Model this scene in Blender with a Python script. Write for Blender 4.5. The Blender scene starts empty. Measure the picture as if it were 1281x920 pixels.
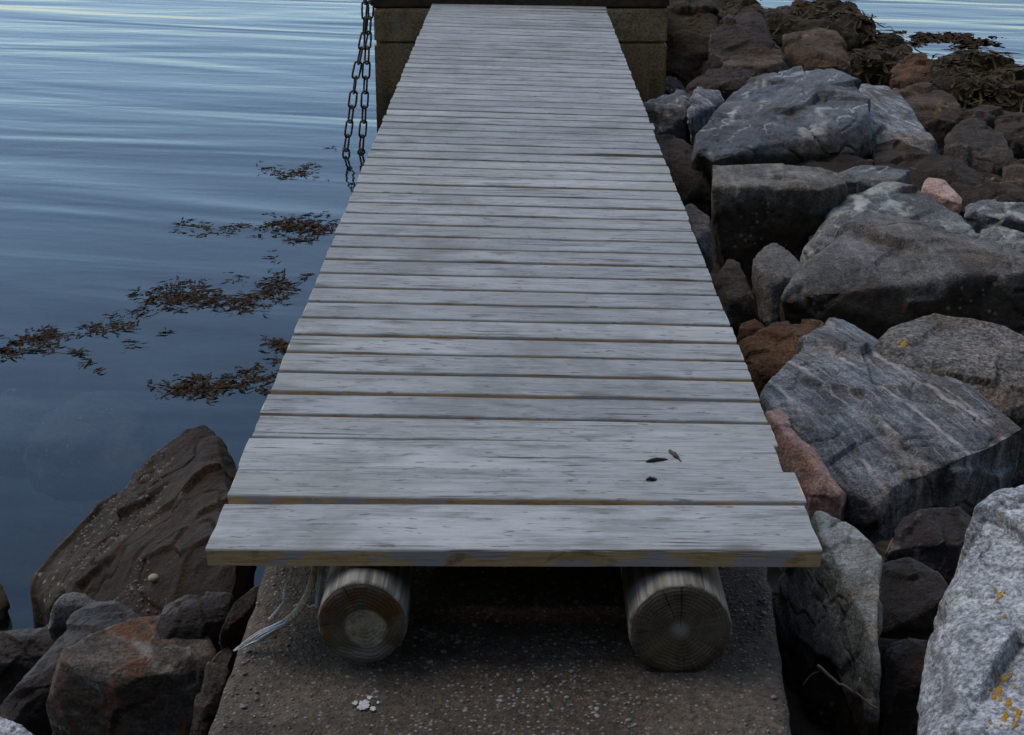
import bpy, bmesh, math, random
import numpy as np
from mathutils import Vector, Matrix, Euler
S = bpy.context.scene
COL = S.collection
R = math.radians

# ------------------------------------------------------------------ camera, sky, sun, exposure
F = 2000.0            # focal length in pixels of the 1281 px wide photograph
PITCH = R(19.8)
YAW = 0.0054
HC = 1.274            # camera height above the gangway (gangway top is z = 0)
WATER = -0.93
cam = bpy.data.cameras.new('camera')
camo = bpy.data.objects.new('camera', cam)
COL.objects.link(camo)
cam.sensor_width = 36.0
cam.lens = F / 1281 * 36
cam.clip_start = 0.05
cam.clip_end = 6000
camo.location = (0, 0, HC)
camo.rotation_euler = (R(90) - PITCH, 0, YAW)
S.camera = camo
CM = camo.rotation_euler.to_matrix()

SUN_EL, SUN_AZ = R(58), R(-62)          # azimuth measured from +Y (ahead) towards +X
w = bpy.data.worlds.new('World')
S.world = w
w.use_nodes = True
nt = w.node_tree
nt.nodes.clear()
sky = nt.nodes.new('ShaderNodeTexSky')
sky.sky_type = 'NISHITA'
sky.sun_disc = False
sky.sun_elevation = SUN_EL
sky.sun_rotation = SUN_AZ
sky.air_density = 1.0
sky.dust_density = 0.3
sky.ozone_density = 1.0
bg = nt.nodes.new('ShaderNodeBackground')
bg.inputs['Strength'].default_value = 0.10
out = nt.nodes.new('ShaderNodeOutputWorld')
hs = nt.nodes.new('ShaderNodeHueSaturation')          # a thin veil of high cloud greys the blue a little
hs.inputs['Saturation'].default_value = 0.82
nt.links.new(sky.outputs[0], hs.inputs['Color'])
nt.links.new(hs.outputs[0], bg.inputs[0])
nt.links.new(bg.outputs[0], out.inputs[0])
sl = bpy.data.lights.new('sun', 'SUN')
sl.energy = 0.8
sl.angle = R(30)
sl.color = (1.0, 0.93, 0.84)
so = bpy.data.objects.new('sun', sl)
COL.objects.link(so)
sd = Vector((math.sin(SUN_AZ) * math.cos(SUN_EL), math.cos(SUN_AZ) * math.cos(SUN_EL), math.sin(SUN_EL)))
so.rotation_euler = sd.to_track_quat('Z', 'Y').to_euler()
so.location = (0, 0, 20)
S.view_settings.view_transform = 'Standard'
S.view_settings.look = 'None'
S.view_settings.exposure = 1.15
S.view_settings.gamma = 1.0
S.cycles.max_bounces = 6
S.cycles.transparent_max_bounces = 8

# ------------------------------------------------------------------ helpers
def ray(px, py):
    v = Vector(((px - 640.5) / F, -(py - 460.0) / F, -1.0))
    return CM @ v
def at(px, py, D):                       # estimated position of a photographed point that is D metres ahead
    d = ray(px, py)
    return Vector((0, 0, HC)) + d * (D / d.y)
def at_z(px, py, z):
    d = ray(px, py)
    return Vector((0, 0, HC)) + d * ((z - HC) / d.z)

def _hash(ix, iy, iz, s):
    h = (ix * 374761393 + iy * 668265263 + iz * 2147483647 + s * 1274126177) & 0xffffffff
    h = ((h ^ (h >> 13)) * 1274126177) & 0xffffffff
    h = ((h ^ (h >> 16)) * 2246822519) & 0xffffffff
    return ((h ^ (h >> 15)) & 0xffff) / 65535.0 * 2 - 1
def vnoise(p, s=0):
    i = np.floor(p).astype(np.int64)
    f = p - i
    u = f * f * f * (f * (f * 6 - 15) + 10)
    r = 0
    for dx in (0, 1):
        wx = u[:, 0] if dx else 1 - u[:, 0]
        for dy in (0, 1):
            wy = u[:, 1] if dy else 1 - u[:, 1]
            for dz in (0, 1):
                wz = u[:, 2] if dz else 1 - u[:, 2]
                r = r + wx * wy * wz * _hash(i[:, 0] + dx, i[:, 1] + dy, i[:, 2] + dz, s)
    return r
ROT = np.array(Euler((0.6, 0.9, 0.4)).to_matrix())
def fbm(p, s=0, o=4, ridge=False):
    r = 0; a = 1.0; t = 0
    for k in range(o):
        n = vnoise(p, s + k * 17)
        if ridge: n = 1 - 2 * np.abs(n)
        r = r + a * n; t += a; a *= 0.5
        p = (p @ ROT) * 2.03 + 5.3
    return r / t

def link(name, me, mats=(), parent=None, loc=None):
    o = bpy.data.objects.new(name, me)
    COL.objects.link(o)
    for m in (mats if isinstance(mats, (list, tuple)) else [mats]):
        me.materials.append(m)
    if parent is not None: o.parent = parent
    if loc is not None: o.location = loc
    return o
def tag(o, label=None, cat=None, group=None, kind=None):
    if label: o['label'] = label
    if cat: o['category'] = cat
    if group: o['group'] = group
    if kind: o['kind'] = kind
    return o
def empty(name, loc=(0, 0, 0)):
    o = bpy.data.objects.new(name, None)
    COL.objects.link(o)
    o.location = loc
    o.empty_display_size = 0.1
    return o
def mesh(name, v, f, smooth=True):
    me = bpy.data.meshes.new(name)
    me.from_pydata([tuple(x) for x in v], [], f)
    me.update()
    if smooth:
        me.polygons.foreach_set('use_smooth', [True] * len(me.polygons))
    return me
def coords(me):
    a = np.empty(len(me.vertices) * 3)
    me.vertices.foreach_get('co', a)
    return a.reshape(-1, 3)
def normals(me):
    a = np.empty(len(me.vertices) * 3)
    me.vertices.foreach_get('normal', a)
    return a.reshape(-1, 3)
def setco(me, a):
    me.vertices.foreach_set('co', a.reshape(-1))
    me.update()

# ------------------------------------------------------------------ node helper
class NT:
    def __init__(s, name):
        s.m = bpy.data.materials.new(name)
        s.m.use_nodes = True
        s.t = s.m.node_tree
        s.t.nodes.clear()
        s.out = s.n('ShaderNodeOutputMaterial')
    def n(s, ty, props=None, **inp):
        nd = s.t.nodes.new(ty)
        for k, v in (props or {}).items(): setattr(nd, k, v)
        for k, v in inp.items():
            k = k.replace('_', ' ')
            s.set(nd, k, v)
        return nd
    def set(s, nd, k, v):
        if isinstance(k, str) and k.startswith('#'): k = int(k[1:])
        i = nd.inputs[k]
        if hasattr(v, 'is_output') or isinstance(v, bpy.types.NodeSocket): s.t.links.new(v, i)
        elif isinstance(v, tuple) and len(v) == 3 and i.type == 'RGBA': i.default_value = (*v, 1)
        else: i.default_value = v
    def coord(s, which='Object'):
        return s.n('ShaderNodeTexCoord').outputs[which]
    def mapping(s, vec, scale=(1, 1, 1), rot=(0, 0, 0), loc=(0, 0, 0)):
        if tuple(rot) != (0, 0, 0) and len(set(scale)) > 1:      # turn first, then stretch
            vec = s.n('ShaderNodeMapping', Vector=vec, Rotation=rot).outputs[0]
            rot = (0, 0, 0)
        return s.n('ShaderNodeMapping', Vector=vec, Scale=scale, Rotation=rot, Location=loc).outputs[0]
    def noise(s, vec, scale, detail=4, rough=0.55, dist=0.0, out='Fac'):
        return s.n('ShaderNodeTexNoise', Vector=vec, Scale=scale, Detail=detail, Roughness=rough, Distortion=dist).outputs[out]
    def voro(s, vec, scale, feat='F1', rnd=1.0, out='Distance'):
        return s.n('ShaderNodeTexVoronoi', {'feature': feat}, Vector=vec, Scale=scale, Randomness=rnd).outputs[out]
    def ramp(s, fac, lo, hi):
        return s.n('ShaderNodeMapRange', {'interpolation_type': 'SMOOTHSTEP'}, **{'Value': fac, 'From Min': lo, 'From Max': hi}).outputs[0]
    def mr(s, fac, lo, hi, a, b):
        return s.n('ShaderNodeMapRange', **{'Value': fac, 'From Min': lo, 'From Max': hi, 'To Min': a, 'To Max': b}).outputs[0]
    def math(s, op, a, b=0.0, c=None):
        nd = s.n('ShaderNodeMath', {'operation': op})
        s.set(nd, 0, a); s.set(nd, 1, b)
        if c is not None: s.set(nd, 2, c)
        return nd.outputs[0]
    def mix(s, fac, a, b, mode='MIX'):
        nd = s.n('ShaderNodeMix', {'data_type': 'RGBA', 'blend_type': mode, 'clamp_factor': True})
        s.set(nd, 0, fac); s.set(nd, 6, a); s.set(nd, 7, b)
        return nd.outputs[2]
    def bump(s, h, strength, dist, normal=None):
        nd = s.n('ShaderNodeBump', Strength=strength, Distance=dist, Height=h)
        if normal is not None: s.set(nd, 'Normal', normal)
        return nd.outputs[0]
    def principled(s, **k):
        nd = s.n('ShaderNodeBsdfPrincipled')
        for a, b in k.items(): s.set(nd, a.replace('_', ' '), b)
        s.t.links.new(nd.outputs[0], s.out.inputs[0])
        return nd
    def sepn(s):
        g = s.n('ShaderNodeNewGeometry')
        x = s.n('ShaderNodeSeparateXYZ', Vector=g.outputs['Normal'])
        return x.outputs

def lin(r, g, b):
    f = lambda c: (c / 255 / 12.92) if c / 255 <= 0.04045 else ((c / 255 + 0.055) / 1.055) ** 2.4
    return (f(r), f(g), f(b))

# ------------------------------------------------------------------ materials
def rock_mat(name, c1, c2, speck=0.35, vein=None, vrot=(0, 0, 0), vscale=3.0, vthr=0.93, vdist=3.0, patches=(), rough=0.78, spec=0.22, sscale=170, bump=1.0, layer=0.0, stain=0.8):
    t = NT(name)
    co = t.coord()
    info = t.n('ShaderNodeObjectInfo')
    off = t.n('ShaderNodeVectorMath', {'operation': 'ADD'})
    sc = t.n('ShaderNodeVectorMath', {'operation': 'SCALE'})
    cx = t.n('ShaderNodeCombineXYZ', X=info.outputs['Random'], Y=info.outputs['Random'], Z=info.outputs['Random'])
    t.set(sc, 0, cx.outputs[0]); t.set(sc, 'Scale', 37.0)
    t.set(off, 0, co); t.set(off, 1, sc.outputs[0])
    p = off.outputs[0]
    big = t.noise(p, 3.2, 6, 0.62, 0.6)
    col = t.mix(t.ramp(big, 0.36, 0.66), c1, c2)
    mid = t.noise(p, 22, 5, 0.65)
    col = t.mix(0.55, col, t.mix(t.ramp(mid, 0.3, 0.72), (0.25, 0.25, 0.25), (0.78, 0.78, 0.78)), 'OVERLAY')
    if layer > 0:
        pl = t.mapping(p, (14.0, 2.0, 2.5), vrot)
        ly = t.noise(pl, 2.2, 5, 0.6, 1.2)
        col = t.mix(layer, col, t.mix(t.ramp(ly, 0.35, 0.65), (0.16, 0.16, 0.16), (0.86, 0.86, 0.86)), 'OVERLAY')
    fine = t.noise(p, sscale, 3, 0.7)
    col = t.mix(speck, col, t.mix(t.ramp(fine, 0.33, 0.68), (0.08, 0.08, 0.08), (0.95, 0.95, 0.95)), 'OVERLAY')
    gs = t.n('ShaderNodeSeparateXYZ', Vector=t.voro(p, sscale * 0.8, out='Color')).outputs[0]
    grain = t.n('ShaderNodeCombineXYZ', X=gs, Y=gs, Z=gs).outputs[0]
    col = t.mix(speck * 0.6, col, grain, 'SOFT_LIGHT')
    if vein is not None:
        wv = t.n('ShaderNodeTexWave', {'wave_type': 'BANDS', 'bands_direction': 'X', 'wave_profile': 'SIN'}, **{'Vector': t.mapping(p, (1, 1, 1), vrot), 'Scale': vscale, 'Distortion': vdist, 'Detail': 4.0, 'Detail Scale': 1.3, 'Detail Roughness': 0.6})
        vm = t.math('MULTIPLY', t.ramp(wv.outputs['Fac'], vthr, vthr + 0.06), t.ramp(t.noise(p, 6, 4, 0.7), 0.42, 0.6))
        wv2 = t.n('ShaderNodeTexWave', {'wave_type': 'BANDS', 'bands_direction': 'X', 'wave_profile': 'SIN'}, **{'Vector': t.mapping(p, (1, 1, 1), vrot), 'Scale': vscale * 3.1, 'Distortion': vdist * 1.4, 'Detail': 5.0, 'Detail Scale': 1.6, 'Detail Roughness': 0.65})
        vm2 = t.math('MULTIPLY', t.ramp(wv2.outputs['Fac'], vthr - 0.02, 1.0), t.ramp(t.noise(p, 5, 4, 0.7), 0.45, 0.62))
        col = t.mix(t.math('MULTIPLY', vm2, 0.55), col, vein)
        col = t.mix(t.math('MULTIPLY', vm, 0.85), col, vein)
    for k, (pc, psc, lo, hi) in enumerate(patches):
        pm = t.noise(t.mapping(p, (1, 1, 1), (k, 2 * k, 0), (k * 7.7, 3.1, k)), psc, 7, 0.68, 0.3)
        col = t.mix(t.ramp(pm, lo, hi), col, pc)
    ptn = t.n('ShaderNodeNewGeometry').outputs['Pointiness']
    lit_edge_wear = t.math('MULTIPLY', t.ramp(t.math('ADD', ptn, t.math('MULTIPLY', t.math('SUBTRACT', mid, 0.5), 0.10)), 0.525, 0.60), 0.55)  # lit edges painted pale into the colour, along with chipped wear
    col = t.mix(lit_edge_wear, col, t.mix(0.5, t.mix(1.0, col, (2.3, 2.3, 2.25), 'MULTIPLY'), (0.26, 0.255, 0.24)))
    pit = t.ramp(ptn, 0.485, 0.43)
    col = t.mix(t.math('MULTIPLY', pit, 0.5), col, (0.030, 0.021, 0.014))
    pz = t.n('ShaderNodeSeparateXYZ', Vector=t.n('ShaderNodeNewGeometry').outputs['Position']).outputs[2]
    lev = t.n('ShaderNodeAttribute', {'attribute_type': 'OBJECT', 'attribute_name': 'tide_shade'}).outputs['Fac']  # level set per rock; below it algae and painted shade darken the faces
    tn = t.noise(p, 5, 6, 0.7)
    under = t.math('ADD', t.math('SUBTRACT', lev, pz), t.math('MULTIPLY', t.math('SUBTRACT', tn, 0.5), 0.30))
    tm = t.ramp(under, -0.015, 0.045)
    wrack = t.mix(t.ramp(t.noise(p, 26, 5, 0.7), 0.35, 0.65), (0.032, 0.022, 0.013), (0.075, 0.054, 0.035))  # algae brown that doubles as painted shade on the front faces
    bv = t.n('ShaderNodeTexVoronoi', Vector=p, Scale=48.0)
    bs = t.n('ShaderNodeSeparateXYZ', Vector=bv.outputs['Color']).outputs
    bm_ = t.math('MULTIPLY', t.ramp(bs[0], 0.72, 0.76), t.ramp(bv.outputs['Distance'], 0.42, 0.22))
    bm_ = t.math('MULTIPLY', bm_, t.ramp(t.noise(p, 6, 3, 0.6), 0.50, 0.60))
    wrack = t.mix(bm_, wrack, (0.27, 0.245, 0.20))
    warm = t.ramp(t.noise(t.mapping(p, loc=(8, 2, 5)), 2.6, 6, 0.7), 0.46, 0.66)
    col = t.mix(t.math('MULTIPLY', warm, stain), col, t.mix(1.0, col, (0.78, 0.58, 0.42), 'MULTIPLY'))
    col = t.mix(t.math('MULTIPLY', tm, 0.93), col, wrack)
    h1 = t.noise(p, 24, 9, 0.72)
    h2 = t.noise(p, 130, 4, 0.65)
    vc = t.voro(p, 9, 'DISTANCE_TO_EDGE')
    hh = t.math('ADD', t.math('MULTIPLY', h1, 1.0), t.math('MULTIPLY', h2, 0.28))
    nb = t.bump(hh, 0.9 * bump, 0.030)
    rg = t.mr(mid, 0.3, 0.7, rough - 0.12, rough + 0.1)
    t.principled(Base_Color=col, Roughness=rg, Normal=nb, Specular_IOR_Level=spec)
    return t.m

M = {}
blue_grey, grey, pale = (0.13, 0.135, 0.145), (0.19, 0.19, 0.19), (0.42, 0.42, 0.41)
M['gneiss'] = rock_mat('banded_gneiss', (0.115, 0.122, 0.132), (0.215, 0.22, 0.226), 0.45, (0.47, 0.44, 0.425), (0.15, 0.1, -0.42), 2.4, 0.945, 3.6, [((0.30, 0.33, 0.34), 5, 0.60, 0.74)], layer=0.6)
M['pale'] = rock_mat('pale_granite', (0.34, 0.35, 0.36), (0.50, 0.51, 0.515), 0.6, (0.13, 0.13, 0.13), (0.3, 0.9, 0.2), 1.6, 0.95, 5, [((0.16, 0.17, 0.18), 16, 0.60, 0.70)], sscale=110, stain=0.15)
M['vein'] = rock_mat('white_veined_rock', (0.082, 0.088, 0.096), (0.15, 0.156, 0.162), 0.35, (0.58, 0.58, 0.55), (0.2, 0.4, 0.6), 0.8, 0.965, 5, [((0.36, 0.36, 0.32), 4.5, 0.63, 0.72)], layer=0.25)
M['grey'] = rock_mat('grey_rock', (0.10, 0.094, 0.087), (0.175, 0.165, 0.153), 0.45, None, patches=[((0.40, 0.38, 0.34), 7, 0.66, 0.74)], layer=0.25)
M['block'] = rock_mat('grey_block', (0.12, 0.11, 0.095), (0.20, 0.19, 0.165), 0.4, None, patches=[((0.33, 0.25, 0.17), 6, 0.60, 0.68), ((0.06, 0.05, 0.04), 5, 0.52, 0.66)], layer=0.3)
M['patchy'] = rock_mat('pale_patched_rock', (0.105, 0.106, 0.103), (0.18, 0.178, 0.168), 0.5, (0.55, 0.54, 0.50), (0.3, 0.6, 0.4), 1.2, 0.94, 5, patches=[((0.36, 0.37, 0.33), 5, 0.50, 0.62), ((0.27, 0.21, 0.16), 4, 0.64, 0.72)])
M['speck'] = rock_mat('speckled_granite', (0.13, 0.118, 0.105), (0.205, 0.188, 0.168), 0.75, None, patches=[((0.09, 0.08, 0.07), 9, 0.58, 0.72)], sscale=90)
M['palegreen'] = rock_mat('pale_slab', (0.27, 0.28, 0.26), (0.40, 0.40, 0.37), 0.35, (0.13, 0.12, 0.11), (0.5, 0.2, 0.6), 2.2, 0.93, 4, [((0.15, 0.145, 0.13), 8, 0.6, 0.7)])
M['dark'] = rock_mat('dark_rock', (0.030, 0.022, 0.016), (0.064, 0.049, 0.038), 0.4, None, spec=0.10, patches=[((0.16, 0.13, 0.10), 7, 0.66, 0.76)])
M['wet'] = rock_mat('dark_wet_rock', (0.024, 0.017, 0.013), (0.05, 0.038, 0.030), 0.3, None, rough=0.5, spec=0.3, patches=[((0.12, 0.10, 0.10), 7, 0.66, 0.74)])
M['wetpink'] = rock_mat('dark_rock_with_pink_patch', (0.028, 0.020, 0.016), (0.055, 0.042, 0.035), 0.3, None, rough=0.55, spec=0.2, patches=[((0.24, 0.165, 0.155), 3.2, 0.52, 0.58)])
M['rust'] = rock_mat('rust_stained_rock', (0.07, 0.040, 0.025), (0.13, 0.068, 0.036), 0.45, None, spec=0.1, patches=[((0.22, 0.105, 0.05), 7, 0.58, 0.70), ((0.04, 0.033, 0.03), 5, 0.56, 0.68)])
M['tan'] = rock_mat('tan_rock', (0.065, 0.045, 0.030), (0.12, 0.085, 0.060), 0.4, None, spec=0.10, patches=[((0.24, 0.15, 0.08), 6, 0.6, 0.7), ((0.05, 0.042, 0.035), 4, 0.55, 0.68)])
M['redgrey'] = rock_mat('grey_rock_with_red_stains', (0.06, 0.050, 0.040), (0.115, 0.098, 0.082), 0.4, (0.34, 0.33, 0.31), (0.4, 1.0, 0.2), 1.5, 0.95, 5, [((0.175, 0.085, 0.046), 9, 0.48, 0.62), ((0.045, 0.04, 0.036), 7, 0.6, 0.7)], layer=0.3)
M['barnacle'] = rock_mat('barnacled_brown_rock', (0.020, 0.012, 0.007), (0.042, 0.026, 0.016), 0.35, None, patches=[((0.10, 0.055, 0.025), 4, 0.62, 0.74)], rough=0.7, spec=0.12)
M['algae'] = rock_mat('algae_covered_rock', (0.028, 0.019, 0.011), (0.055, 0.040, 0.022), 0.45, None, spec=0.1, patches=[((0.11, 0.10, 0.03), 5, 0.64, 0.74), ((0.20, 0.18, 0.13), 8, 0.68, 0.76)], rough=0.7)
M['pink'] = rock_mat('pink_rock', (0.38, 0.23, 0.19), (0.47, 0.31, 0.26), 0.4, None, patches=[((0.25, 0.24, 0.23), 9, 0.58, 0.68), ((0.10, 0.08, 0.07), 12, 0.64, 0.72)])
M['lichen'] = rock_mat('lichen_blotched_rock', (0.045, 0.035, 0.026), (0.085, 0.070, 0.056), 0.4, None, spec=0.12, patches=[((0.27, 0.22, 0.16), 6, 0.60, 0.70), ((0.30, 0.20, 0.11), 9, 0.68, 0.75)], layer=0.25)

def concrete_mat(name, c1, c2, dark, rough=0.85, board=False, grain=1.0):
    t = NT(name)
    p = t.coord()
    col = t.mix(t.ramp(t.noise(p, 2.3, 6, 0.65), 0.35, 0.65), c1, c2)
    col = t.mix(0.6, col, t.mix(t.ramp(t.noise(p, 60, 5, 0.7), 0.32, 0.7), (0.15,) * 3, (0.85,) * 3), 'OVERLAY')
    cell = t.n('ShaderNodeTexVoronoi', Vector=p, Scale=120.0)
    st = t.n('ShaderNodeSeparateXYZ', Vector=cell.outputs['Color']).outputs
    col = t.mix(t.math('MULTIPLY', t.ramp(st[0], 0.80, 0.86), t.ramp(cell.outputs['Distance'], 0.5, 0.28)), col, (0.20, 0.19, 0.175))
    col = t.mix(t.math('MULTIPLY', t.ramp(st[1], 0.80, 0.86), t.ramp(cell.outputs['Distance'], 0.5, 0.28)), col, (0.12, 0.085, 0.055))
    col = t.mix(t.ramp(t.noise(t.mapping(p, loc=(3, 1, 2)), 3.5, 6, 0.7), 0.52, 0.7), col, dark)
    if board:
        zz = t.n('ShaderNodeSeparateXYZ', Vector=p).outputs
        stain = t.noise(t.mapping(p, (9, 9, 1.1)), 1.0, 6, 0.65)
        col = t.mix(t.ramp(stain, 0.48, 0.72), col, (0.42, 0.36, 0.23))
        pz = t.n('ShaderNodeSeparateXYZ', Vector=t.n('ShaderNodeNewGeometry').outputs['Position']).outputs[2]
        col = t.mix(t.math('MULTIPLY', t.ramp(t.math('ADD', pz, t.math('MULTIPLY', stain, 0.5)), -0.10, -0.55), 0.85), col, (0.085, 0.058, 0.024))
    h = t.math('ADD', t.noise(p, 90, 6, 0.7), t.math('MULTIPLY', t.ramp(cell.outputs['Distance'], 0.5, 0.1), 0.6))
    t.principled(Base_Color=col, Roughness=rough, Normal=t.bump(h, 0.8 * grain, 0.008), Specular_IOR_Level=0.25)
    return t.m
M['slab'] = concrete_mat('weathered_aggregate_concrete', (0.050, 0.037, 0.025), (0.092, 0.071, 0.051), (0.028, 0.019, 0.012))
M['pier'] = concrete_mat('stained_concrete', (0.38, 0.25, 0.115), (0.50, 0.345, 0.175), (0.22, 0.14, 0.06), board=True)

def wood_mat(name, edge=False):
    t = NT(name)
    p0 = t.coord()
    info = t.n('ShaderNodeObjectInfo').outputs['Random']
    off = t.n('ShaderNodeCombineXYZ', X=t.math('MULTIPLY', info, 91.0), Y=t.math('MULTIPLY', info, 53.0), Z=t.math('MULTIPLY', info, 17.0)).outputs[0]
    ad = t.n('ShaderNodeVectorMath', {'operation': 'ADD'})
    t.set(ad, 0, p0); t.set(ad, 1, off)
    p = ad.outputs[0]
    warp = t.noise(t.mapping(p, (2.2, 6, 6)), 1.0, 3, 0.5, out='Color')
    wd = t.n('ShaderNodeVectorMath', {'operation': 'MULTIPLY_ADD'})
    t.set(wd, 0, warp); t.set(wd, 1, (0.0, 0.03, 0.03)); t.set(wd, 2, p)
    q = wd.outputs[0]
    g1 = t.noise(t.mapping(q, (5.5, 120, 120)), 1.0, 6, 0.66)
    g2 = t.noise(t.mapping(q, (14, 330, 330)), 1.0, 5, 0.7)
    blotch = t.noise(t.mapping(p, (11, 34, 34)), 1.0, 7, 0.7, 0.5)
    a, b = (0.190, 0.196, 0.194), (0.288, 0.294, 0.288)
    col = t.mix(t.ramp(g1, 0.30, 0.62), a, b)
    col = t.mix(t.ramp(g2, 0.54, 0.70), col, (0.12, 0.11, 0.10))
    col = t.mix(t.math('MULTIPLY', t.ramp(blotch, 0.48, 0.72), 0.7), col, (0.145, 0.145, 0.145))
    col = t.mix(t.math('MULTIPLY', t.ramp(t.noise(t.mapping(p, (3, 9, 9), loc=(4, 2, 1)), 1.0, 5, 0.6), 0.48, 0.66), 0.55), col, (0.385, 0.385, 0.38))
    # long dark cracks and weathered hollows
    cr = t.noise(t.mapping(q, (2.6, 130, 130), loc=(9, 3, 7)), 1.0, 3, 0.5)
    crm = t.math('MULTIPLY', t.ramp(cr, 0.61, 0.66), t.ramp(t.noise(t.mapping(p, (4, 14, 14), loc=(1, 8, 3)), 1.0, 3, 0.5), 0.46, 0.58))
    col = t.mix(crm, col, (0.055, 0.045, 0.038))
    # knots
    kv = t.n('ShaderNodeTexVoronoi', Vector=t.mapping(p, (3.2, 9, 9)), Scale=1.0)
    ksel = t.ramp(t.n('ShaderNodeSeparateXYZ', Vector=kv.outputs['Color']).outputs[0], 0.50, 0.56)
    km = t.math('MULTIPLY', ksel, t.ramp(t.math('ADD', kv.outputs['Distance'], t.math('MULTIPLY', g1, 0.10)), 0.24, 0.12))
    col = t.mix(t.math('MULTIPLY', km, 0.7), col, (0.09, 0.08, 0.072))
    fl = t.noise(t.mapping(p, (22, 75, 75), loc=(2, 5, 9)), 1.0, 4, 0.6)
    col = t.mix(t.math('MULTIPLY', t.ramp(fl, 0.60, 0.67), 0.8), col, (0.085, 0.075, 0.066))
    sm = t.noise(t.mapping(p, (4.5, 26, 26), loc=(6, 1, 4)), 1.0, 5, 0.6)
    col = t.mix(t.math('MULTIPLY', t.ramp(sm, 0.55, 0.70), 0.72), col, (0.10, 0.098, 0.092))
    col = t.mix(t.math('MULTIPLY', t.ramp(t.noise(t.mapping(p, (2, 6, 6), loc=(3, 3, 3)), 1.0, 4, 0.6), 0.5, 0.7), 0.35), col, (0.23, 0.235, 0.19))
    ps = t.n('ShaderNodeNewGeometry').outputs['Position']
    dirt = t.noise(t.mapping(ps, (2.2, 1.6, 1), loc=(3, 7, 0)), 1.0, 7, 0.68, 0.4)
    col = t.mix(t.math('MULTIPLY', t.ramp(dirt, 0.50, 0.68), 0.55), col, (0.125, 0.122, 0.112))
    # slight shade per board
    col = t.mix(1.0, col, t.mix(info, (0.84, 0.85, 0.86), (1.08, 1.07, 1.05)), 'MULTIPLY')
    if edge:
        m = t.noise(t.mapping(p, (9, 22, 22), loc=(2.2, 0, 0)), 1.0, 5, 0.55)
        raw = t.mix(t.ramp(t.noise(t.mapping(p, (14, 40, 90)), 1.0, 5, 0.65), 0.3, 0.7), (0.46, 0.31, 0.14), (0.64, 0.46, 0.25))
        raw = t.mix(t.ramp(blotch, 0.5, 0.7), raw, (0.24, 0.16, 0.08))
        col = t.mix(t.ramp(m, 0.52, 0.54), raw, (0.42, 0.39, 0.38))
    h = t.math('ADD', t.math('ADD', t.math('MULTIPLY', g1, 0.6), t.math('MULTIPLY', g2, 0.35)), t.math('MULTIPLY', crm, -0.9))
    t.principled(Base_Color=col, Roughness=0.82, Normal=t.bump(h, 0.55, 0.004), Specular_IOR_Level=0.3)
    return t.m
M['plank'] = wood_mat('weathered_grey_wood')
M['plank_edge'] = wood_mat('worn_board_edge', True)

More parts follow.
